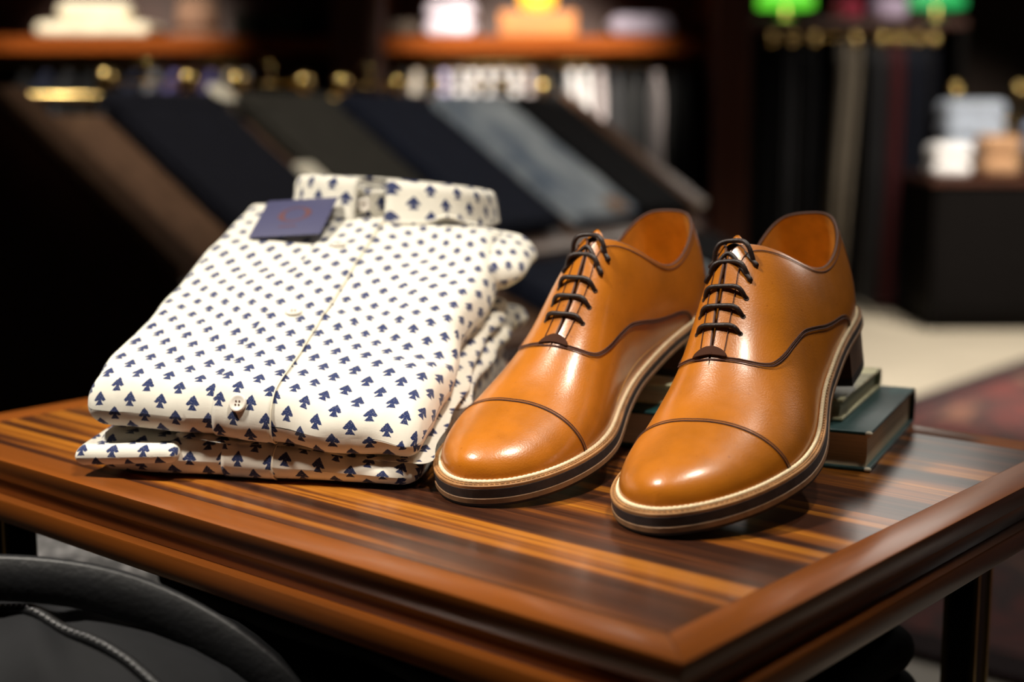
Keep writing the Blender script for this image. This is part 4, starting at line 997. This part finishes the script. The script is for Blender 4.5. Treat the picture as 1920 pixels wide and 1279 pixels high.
# ================================================================ under the table
blk = cloth('black_jersey', (.005, .005, .006)); tk = thing('storage_trunk', 'black storage trunk under the display table, carrying the folded dark blankets', 'trunk', (-.310, .265, 0))
autosmooth(MB().box(-.235, .235, -.160, .160, .012, .26, .006).build('body', M['black_wood'], tk)); autosmooth(MB().box(-.24, .24, -.165, .165, .261, .29, .006).build('lid', M['black_wood'], tk))
for x in (-.20, .20):
    for y in (-.13, .13): MB().box(x-.02, x+.02, y-.02, y+.02, 0, .012).build('foot', M['black_wood'], tk)
for k in range(8):
    g = thing('folded_blanket', ['undermost black blanket of the dark pile on the trunk', 'second black blanket from the bottom of the dark pile', 'third black blanket from the bottom of the dark pile', 'fourth black blanket from the bottom of the dark pile', 'fifth black blanket from the bottom of the dark pile', 'sixth black blanket from the bottom of the dark pile', 'seventh black blanket, last but one in the dark pile', 'topmost black blanket of the dark pile under the table'][k], 'blanket', (-.310, .265, .2906+k*.0315), (0, 0, .006*math.sin(k*2.1)), 'black blankets piled under the table')
    slab('folded_cloth', blk, g, -.235, .232+.006*math.sin(k*1.9), -.160, .160, lambda a, b: .0005, lambda a, b: .0300, R=.015, rc=.03, na=24, nb=22, seed=40+k, amp=.35, side=.004)
def knit_mat():
    t = NT('grey_chunky_knit'); v = t.coord('Object'); w = t.n('ShaderNodeTexVoronoi'); w.inputs['Scale'].default_value = 95; t.put(w.inputs['Vector'], v)
    t.set(Base_Color=t.ramp(w.outputs['Distance'], [(.1, (.30, .29, .29)), (.75, (.09, .088, .09))]), Roughness=.95, Sheen_Weight=.2); t.bump(w.outputs['Distance'], -.8, .006); return t.m
cr = thing('crate', 'dark crate beyond the table leg carrying the grey knits', 'crate', sh(-.40, 1.30), (0, 0, SHY))
autosmooth(MB().box(-.16, .15, -.13, .16, 0, .31, .004).build('body', M['black_wood'], cr)); 
kn = knit_mat(); grey = cloth('plain_grey_wool', (.085, .083, .085))
for nm, z, th_, mt, dx, yw in (('plain grey jumper at the bottom of the knits on the crate', .311, .055, grey, 0, 0), ('chunky grey knitted jumper on top of the crate', .373, .075, kn, .02, .15)):
    g = thing('folded_jumper', nm, 'jumper', sh(-.40, 1.30, z), (0, 0, SHY+yw), 'grey knits on the crate'); slab('folded_cloth', mt, g, -.13+dx, .14+dx, -.12, .14, lambda a, b: .0005, lambda a, b, h=th_: h, R=.026, rc=.04, na=30, nb=30, seed=52+z*10, amp=2.2, side=.006)
# black bag standing half under the table edge
bagm = NT('black_bag_canvas'); v = bagm.coord('Object'); bagm.set(Base_Color=bagm.ramp(bagm.noise(v, 20, 4), [(.3, (.0034, .0037, .0047)), (.7, (.0066, .0071, .0088))]), Roughness=.75, Specular_IOR_Level=.2); bagm.bump(bagm.noise(v, 1200, 2), .3, .0005)
blea = plain('black_strap_leather', (.0022, .0024, .0034), .5, var=.3, scale=60, bump=.5, bscale=250)
bg = thing('shoulder_bag', 'black canvas bag with arched leather handle standing at the front edge of the table', 'bag', sh(-.335, .760, 0), (0, 0, SHY-.10))
bo, GB = slab('bag_body', bagm.m, bg, -.20, .245, .0, .563, lambda a, b: -.080, lambda a, b: .080, R=.066, rc=.13, na=44, nb=50, seed=61., amp=2.2, side=.004, ridge=lambda a, b: .0045*math.sin(a*21+b*24)*math.exp(-((b-.40)/.09)**2))
bo.rotation_euler = (PI/2, 0, 0); bo.location = (0, 0, .002)
hp = [(-.17, .0, .46), (-.14, .0, .535), (-.06, -.005, .572), (.03, -.01, .583), (.105, -.012, .582), (.160, -.014, .566), (.200, -.014, .540), (.221, -.012, .512), (.222, -.012, .480)]
hs = nspline(np.linspace(0, 1, len(hp)), np.array(hp))(np.linspace(0, 1, 60)); V = []; F = []
for i, p in enumerate(hs):
    tgt = hs[min(i+1, 59)]-hs[max(i-1, 0)]; tgt = tgt/np.linalg.norm(tgt); nn = np.cross(tgt, (0, 1, 0)); nn /= np.linalg.norm(nn); wd = .0125
    for a, b in ((-wd, .0), (-wd*.85, .0022), (wd*.85, .0022), (wd, 0), (wd*.85, -.0022), (-wd*.85, -.0022)): V.append(p+(nn*.96+np.array([0, .28, 0]))*a+np.array([0, .96, 0])*b)
for i in range(59):
    for k in range(6): F.append((i*6+k, i*6+(k+1) % 6, (i+1)*6+(k+1) % 6, (i+1)*6+k))
F += [tuple(range(6))[::-1], tuple(59*6+k for k in range(6))]
fix_normals(mk('handle', V, F, blea, bg, True))
# zip let into the top of the bag, from the back corner to the front
me = bo.data; from mathutils.bvhtree import BVHTree
bpy.context.view_layer.update(); bv = BVHTree.FromPolygons([bo.matrix_basis @ v.co for v in me.vertices], [p.vertices for p in me.polygons]); Z2 = []
for w in np.linspace(0, 1, 60):
    hit = bv.ray_cast(Vector((-.02+.215*w, .015-.086*w**1.4, .8)), Vector((0, 0, -1)))
    if hit[0]: Z2.append(hit[0]+Vector((0, 0, .0006)))
MB().tube(resample([tuple(p) for p in Z2], .004), .0034, 8).build('zip_piping', blea, bg, True)
zt_ = MB()
for p in resample([tuple(p) for p in Z2], .0042): zt_.ball((p[0]-.001, p[1]-.0016, p[2]+.0026), .0010, 5)
zt_.build('zip_teeth', plain('dull_grey_metal', (.16, .16, .17), .5, metal=1), bg, True)

# ================================================================ light
def spot(name, loc, target, power, size_deg, blend=.4, radius=.04, col=(1, .86, .68)):
    l = bpy.data.lights.new(name, 'SPOT'); l.energy = power; l.spot_size = math.radians(size_deg); l.spot_blend = blend; l.shadow_soft_size = radius; l.color = col
    o = link(bpy.data.objects.new(name, l)); o.location = loc; o.rotation_euler = (Vector(target)-Vector(loc)).to_track_quat('-Z', 'Y').to_euler(); return o
tgt = Vector((-.30, .15, .62)); KC = (1, .92, .80)
spot('key_spot', tuple(tgt-RV*1.15-FV*.18+Vector((0, 0, 2.05))), (-.42, .12, .62), 290, 25, .7, .11, KC)
spot('second_spot', tuple(tgt+RV*.45-FV*.48+Vector((0, 0, 2.05))), (-.37, .11, .62), 185, 21, .85, .13, KC)
spot('aisle_spot', tuple(tgt+RV*1.15+FV*.95+Vector((0, 0, 2.05))), (-.20, .42, .64), 60, 20, .8, .055, KC)
spot('shelf_spot', sh(-1.4, 1.4, 2.75), sh(-1.30, 4.75, 1.00), 1100, 14, .8, .05, KC)
spot('shelf_spot', sh(.05, 1.3, 2.75), sh(.05, 4.63, .95), 2200, 15, .8, .05, KC)
spot('stand_spot', sh(-.9, 1.6, 2.8), sh(-.28, 3.05, .85), 170, 38, .6, .05, KC)
spot('floor_spot', sh(2.1, 3.8, 2.8), sh(2.0, 4.5, 0), 500, 56, .6, .05, KC)
spot('rack_spot', sh(1.6, 2.6, 2.8), sh(1.75, 5.5, .75), 480, 26, .7, .05, KC)
def panel(name, loc, target, w, h, power, col=(1, .93, .84)):
    l = bpy.data.lights.new(name, 'AREA'); l.shape = 'RECTANGLE'; l.size = w; l.size_y = h; l.energy = power; l.color = col
    o = link(bpy.data.objects.new(name, l)); o.location = loc; o.rotation_euler = (Vector(target)-Vector(loc)).to_track_quat('-Z', 'Y').to_euler(); return o
panel('ceiling_panel', sh(1.35, 6.0, 2.45), sh(.7, 2.0, .6), 1.3, 1.1, 13)
panel('ceiling_panel', sh(3.0, 3.7, 2.5), sh(-.05, .95, .65), 1.2, 1.0, 20)
w = bpy.data.worlds.new('dim_shop'); SC.world = w; w.use_nodes = True; w.node_tree.nodes['Background'].inputs[0].default_value = (.9, .75, .6, 1); w.node_tree.nodes['Background'].inputs[1].default_value = .005
SC.view_settings.view_transform = 'Standard'; SC.view_settings.look = 'None'; SC.view_settings.exposure = 0; SC.view_settings.gamma = 1; SC.view_settings.use_curve_mapping = False
SC.cycles.use_denoising = True; SC.cycles.max_bounces = 6; SC.cycles.sample_clamp_indirect = 6

# ================================================================ camera
CAM_P = Vector((.323155, -.489604, .835)); th = math.radians(49.42896); pt = math.radians(9.33853)
fh = Vector((-math.cos(th), math.sin(th), 0)); fw = fh*math.cos(pt)+Vector((0, 0, -math.sin(pt)))
cam = bpy.data.cameras.new('camera'); cam.sensor_fit = 'HORIZONTAL'; cam.sensor_width = 36; cam.lens = 2703/1920*36
cam.dof.use_dof = True; cam.dof.focus_distance = .865; cam.dof.aperture_fstop = 3.5; cam.dof.aperture_blades = 0; cam.clip_start = .02
co = link(bpy.data.objects.new('camera', cam)); co.location = CAM_P; co.rotation_euler = fw.to_track_quat('-Z', 'Y').to_euler()
SC.camera = co
